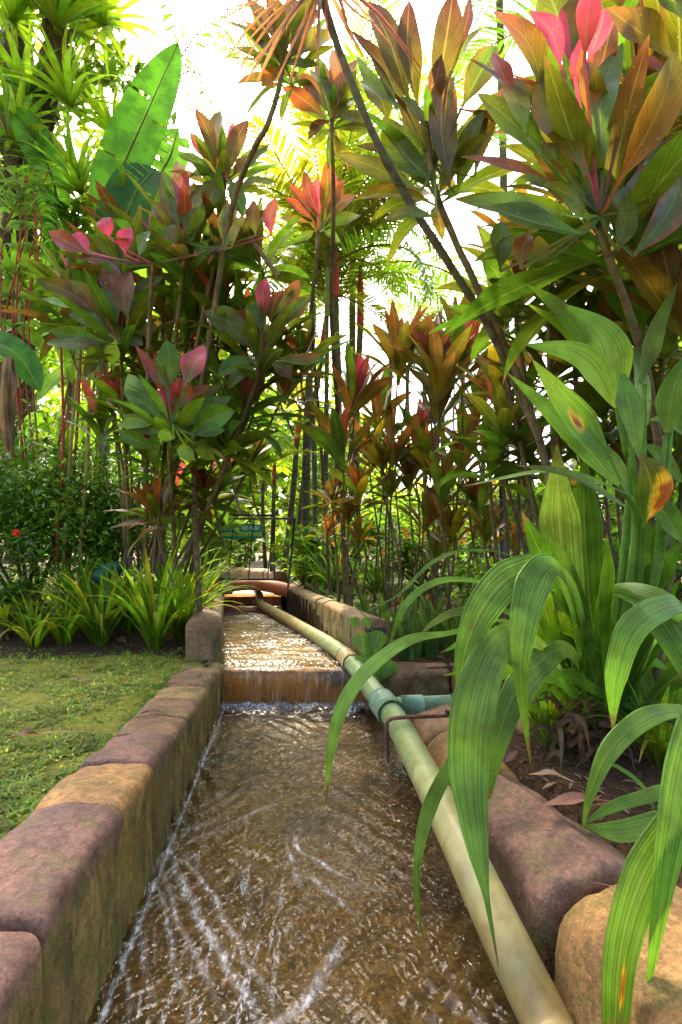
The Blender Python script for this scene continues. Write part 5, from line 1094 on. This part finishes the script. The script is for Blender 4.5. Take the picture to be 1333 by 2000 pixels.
random.seed(99)
def dleaf(label, q, l, w_, ang, col=(.22, .09, .035), up=.015, curl=.5):
    if l < .07: up = .003; w_ *= .7
    q = Vector(q); d = Vector((math.cos(ang), math.sin(ang), 0)); mb = MB()
    mb.ribbon([q-d*l/2+Vector((0, 0, .004)), q+Vector((0, 0, up)), q+d*l/2+Vector((0, 0, .006))], w_, Vector((0, 0, 1)), rc(col), rc(col), nseg=10, nc=4, fold=curl, wave=.3, prof=prof_lance)
    return tag(mb.obj('fallen_leaf', M_DRY, None, origin=q), label, 'leaf', 'fallen leaves')
def onz(px, py, z): Y = (CZ-z)*F/(py-HY); return Vector(((px-CX)*Y/F, Y, z))
dleaf('curled brown leaf on top of the low left wall', onz(298, 1397, .262), .09, .025, .1)
dleaf('small dry leaf near the tall block on the left wall', onz(397, 1327, .243), .09, .022, -.9, (.3, .16, .07))
dleaf('long yellow dry leaf blade lying across the lawn', onz(130, 1437, .245), .42, .018, .02, (.42, .28, .04), .01)
dleaf('brown leaf on the lawn near the left edge', onz(50, 1442, .24), .10, .04, .4)
dleaf('small yellow leaf on the lawn near the wall', onz(315, 1334, .24), .05, .035, .6, (.5, .33, .03))
dleaf('pale brown leaf lying in the middle of the lawn', onz(165, 1336, .24), .14, .02, -.1, (.4, .2, .08))
dleaf('dark leaf on the lawn left of the pale brown one', onz(133, 1328, .24), .10, .035, .2, (.1, .05, .03))
dleaf('brown leaf at the lawn edge under the strap plants', onz(235, 1255, .25), .2, .09, -.8, (.3, .13, .06))
dleaf('long glossy brown leaf on the soil right of the purple rock', onz(1128, 1577, .245), .20, .045, .12, (.26, .11, .07))
dleaf('broken grey-brown leaf under the ribbon leaves on the soil', onz(1080, 1525, .24), .12, .03, -.5, (.34, .22, .15))
dleaf('dark red leaf on the soil beyond the wall', onz(1000, 1480, .24), .10, .06, .9, (.07, .02, .03))
dleaf('tiny straw-coloured sliver on the purple rock', onz(1024, 1600, .215), .02, .004, .8, (.5, .42, .25))
dleaf('pale chip on the purple rock near its edge', onz(1073, 1622, .215), .018, .006, -.3, (.5, .45, .3))
dleaf('thin dry twig-like leaf on the orange rock', onz(1190, 1733, .235), .06, .005, -.3, (.3, .18, .1))
# litter on the planting bed (uncountable)
mb = MB()
for i in range(5200):
    y = random.uniform(.7, 2.1)if i < 3200 else random.uniform(3., 8); x = random.uniform(.5, 1.9) if i < 3200 else random.uniform(-3.5, 2.5)
    if i < 3200 and x < XR(y)+.30: continue
    if in_ch(x, y) or (i >= 3200 and XL(y)-.25 < x < XR(y)+.25): continue
    z = gz(x, y)+.006; a = random.uniform(0, 6.28); l = random.uniform(.012, .05); d = Vector((math.cos(a), math.sin(a), random.uniform(-.15, .35)))*l
    q = Vector((x, y, z)); mb.ribbon([q-d/2, q+Vector((0, 0, .003)), q+d/2], [.002, l*random.choice([.08, .12, .35]), .001], (0, 0, 1), rc(random.choice([(.18, .09, .045), (.10, .05, .025), (.30, .19, .10), (.06, .03, .02)]), .3), nseg=2, nc=1, fold=0)
struct(mb.obj('leaf_litter', M_DRY), 'stuff')
mb = MB()
for i in range(9000):
    y = random.uniform(3.7, 13) if random.random() < .7 else random.uniform(3.7, 6); x = random.uniform(-.95, .75)*y
    xa = XL(y) if y < Y3 else XL3(min(y, 8.7)); xb = XR(y) if y < Y3 else XR3(min(y, 8.7))
    if xa-.3 < x < xb+.3 or (x > 0 and y < 3.9): continue
    q = Vector((x, y, gz(x, y))); a = random.uniform(0, 6.28); l = random.uniform(.08, .2); d = Vector((math.cos(a), math.sin(a), random.uniform(.2, 1.4))).normalized()*l
    mb.ribbon([q, q+d*.6, q+d-Vector((0, 0, .25*l))], [.012, l*.22, .002], (0, -.3, 1), rc(C[random.choice('ghlkeb')], .3), nseg=3, nc=2, fold=.3)
struct(mb.obj('ground_cover', M_LEAF), 'stuff')
# grass on the lawn (uncountable)
mb = MB()
for i in range(19000):
    y = .55*math.exp(random.random()*math.log(3.3/.55)); xr = XL(min(y, 2.9))-.17; x = xr-random.random()**1.15*(.25+y*.75)
    k = noise.noise(Vector((x*4, y*4, 8)))+.35*noise.noise(Vector((x*14, y*14, 2)))
    if k < -.12 and random.random() < .85: continue
    if y > 2.95 and random.random() < .6: continue
    q = Vector((x, y, gz(x, y)+.002)); n_ = random.randint(2, 5)
    for j in range(n_):
        a = random.uniform(0, 6.28); e = random.uniform(.1, .9); l = random.uniform(.014, .034)*(1 if random.random() < .9 else 1.5)
        d = Vector((math.cos(a)*math.cos(e), math.sin(a)*math.cos(e), math.sin(e)))*l
        c = rc(random.choice([(.17, .28, .05), (.26, .36, .08), (.12, .22, .03), (.34, .40, .12), (.34, .30, .08)]), .2)
        mb.ribbon([q, q+d*.55, q+d+Vector((0, 0, -.25*l))], [.003, .0062, .0008], (0, 0, 1), c, nseg=2, nc=1, fold=0)
for i in range(900):
    if i < 500:
        y = .6*math.exp(random.random()*math.log(2.8/.6)); x = XL(y)-lerp(.185, .225, sst(.3, 2.9, y))-random.uniform(.0, .025)
    else: x = random.uniform(-3.6, -.95); y = 3.0+.15*noise.noise(Vector((x*2, 0, 5)))+random.uniform(-.06, .08)
    q = Vector((x, y, gz(x, y)))
    for j in range(3):
        a = random.uniform(0, 6.28); l = random.uniform(.02, .05); d = Vector((math.cos(a)*.6, math.sin(a)*.6, random.uniform(.3, 1)))*l
        mb.ribbon([q, q+d*.55, q+d+Vector((0, 0, -.3*l))], [.003, .005, .0006], (0, 0, 1), rc(random.choice([(.17, .28, .05), (.26, .36, .08), (.12, .22, .03)]), .2), nseg=3, nc=1, fold=0)
struct(mb.obj('grass', M_LEAF), 'stuff')
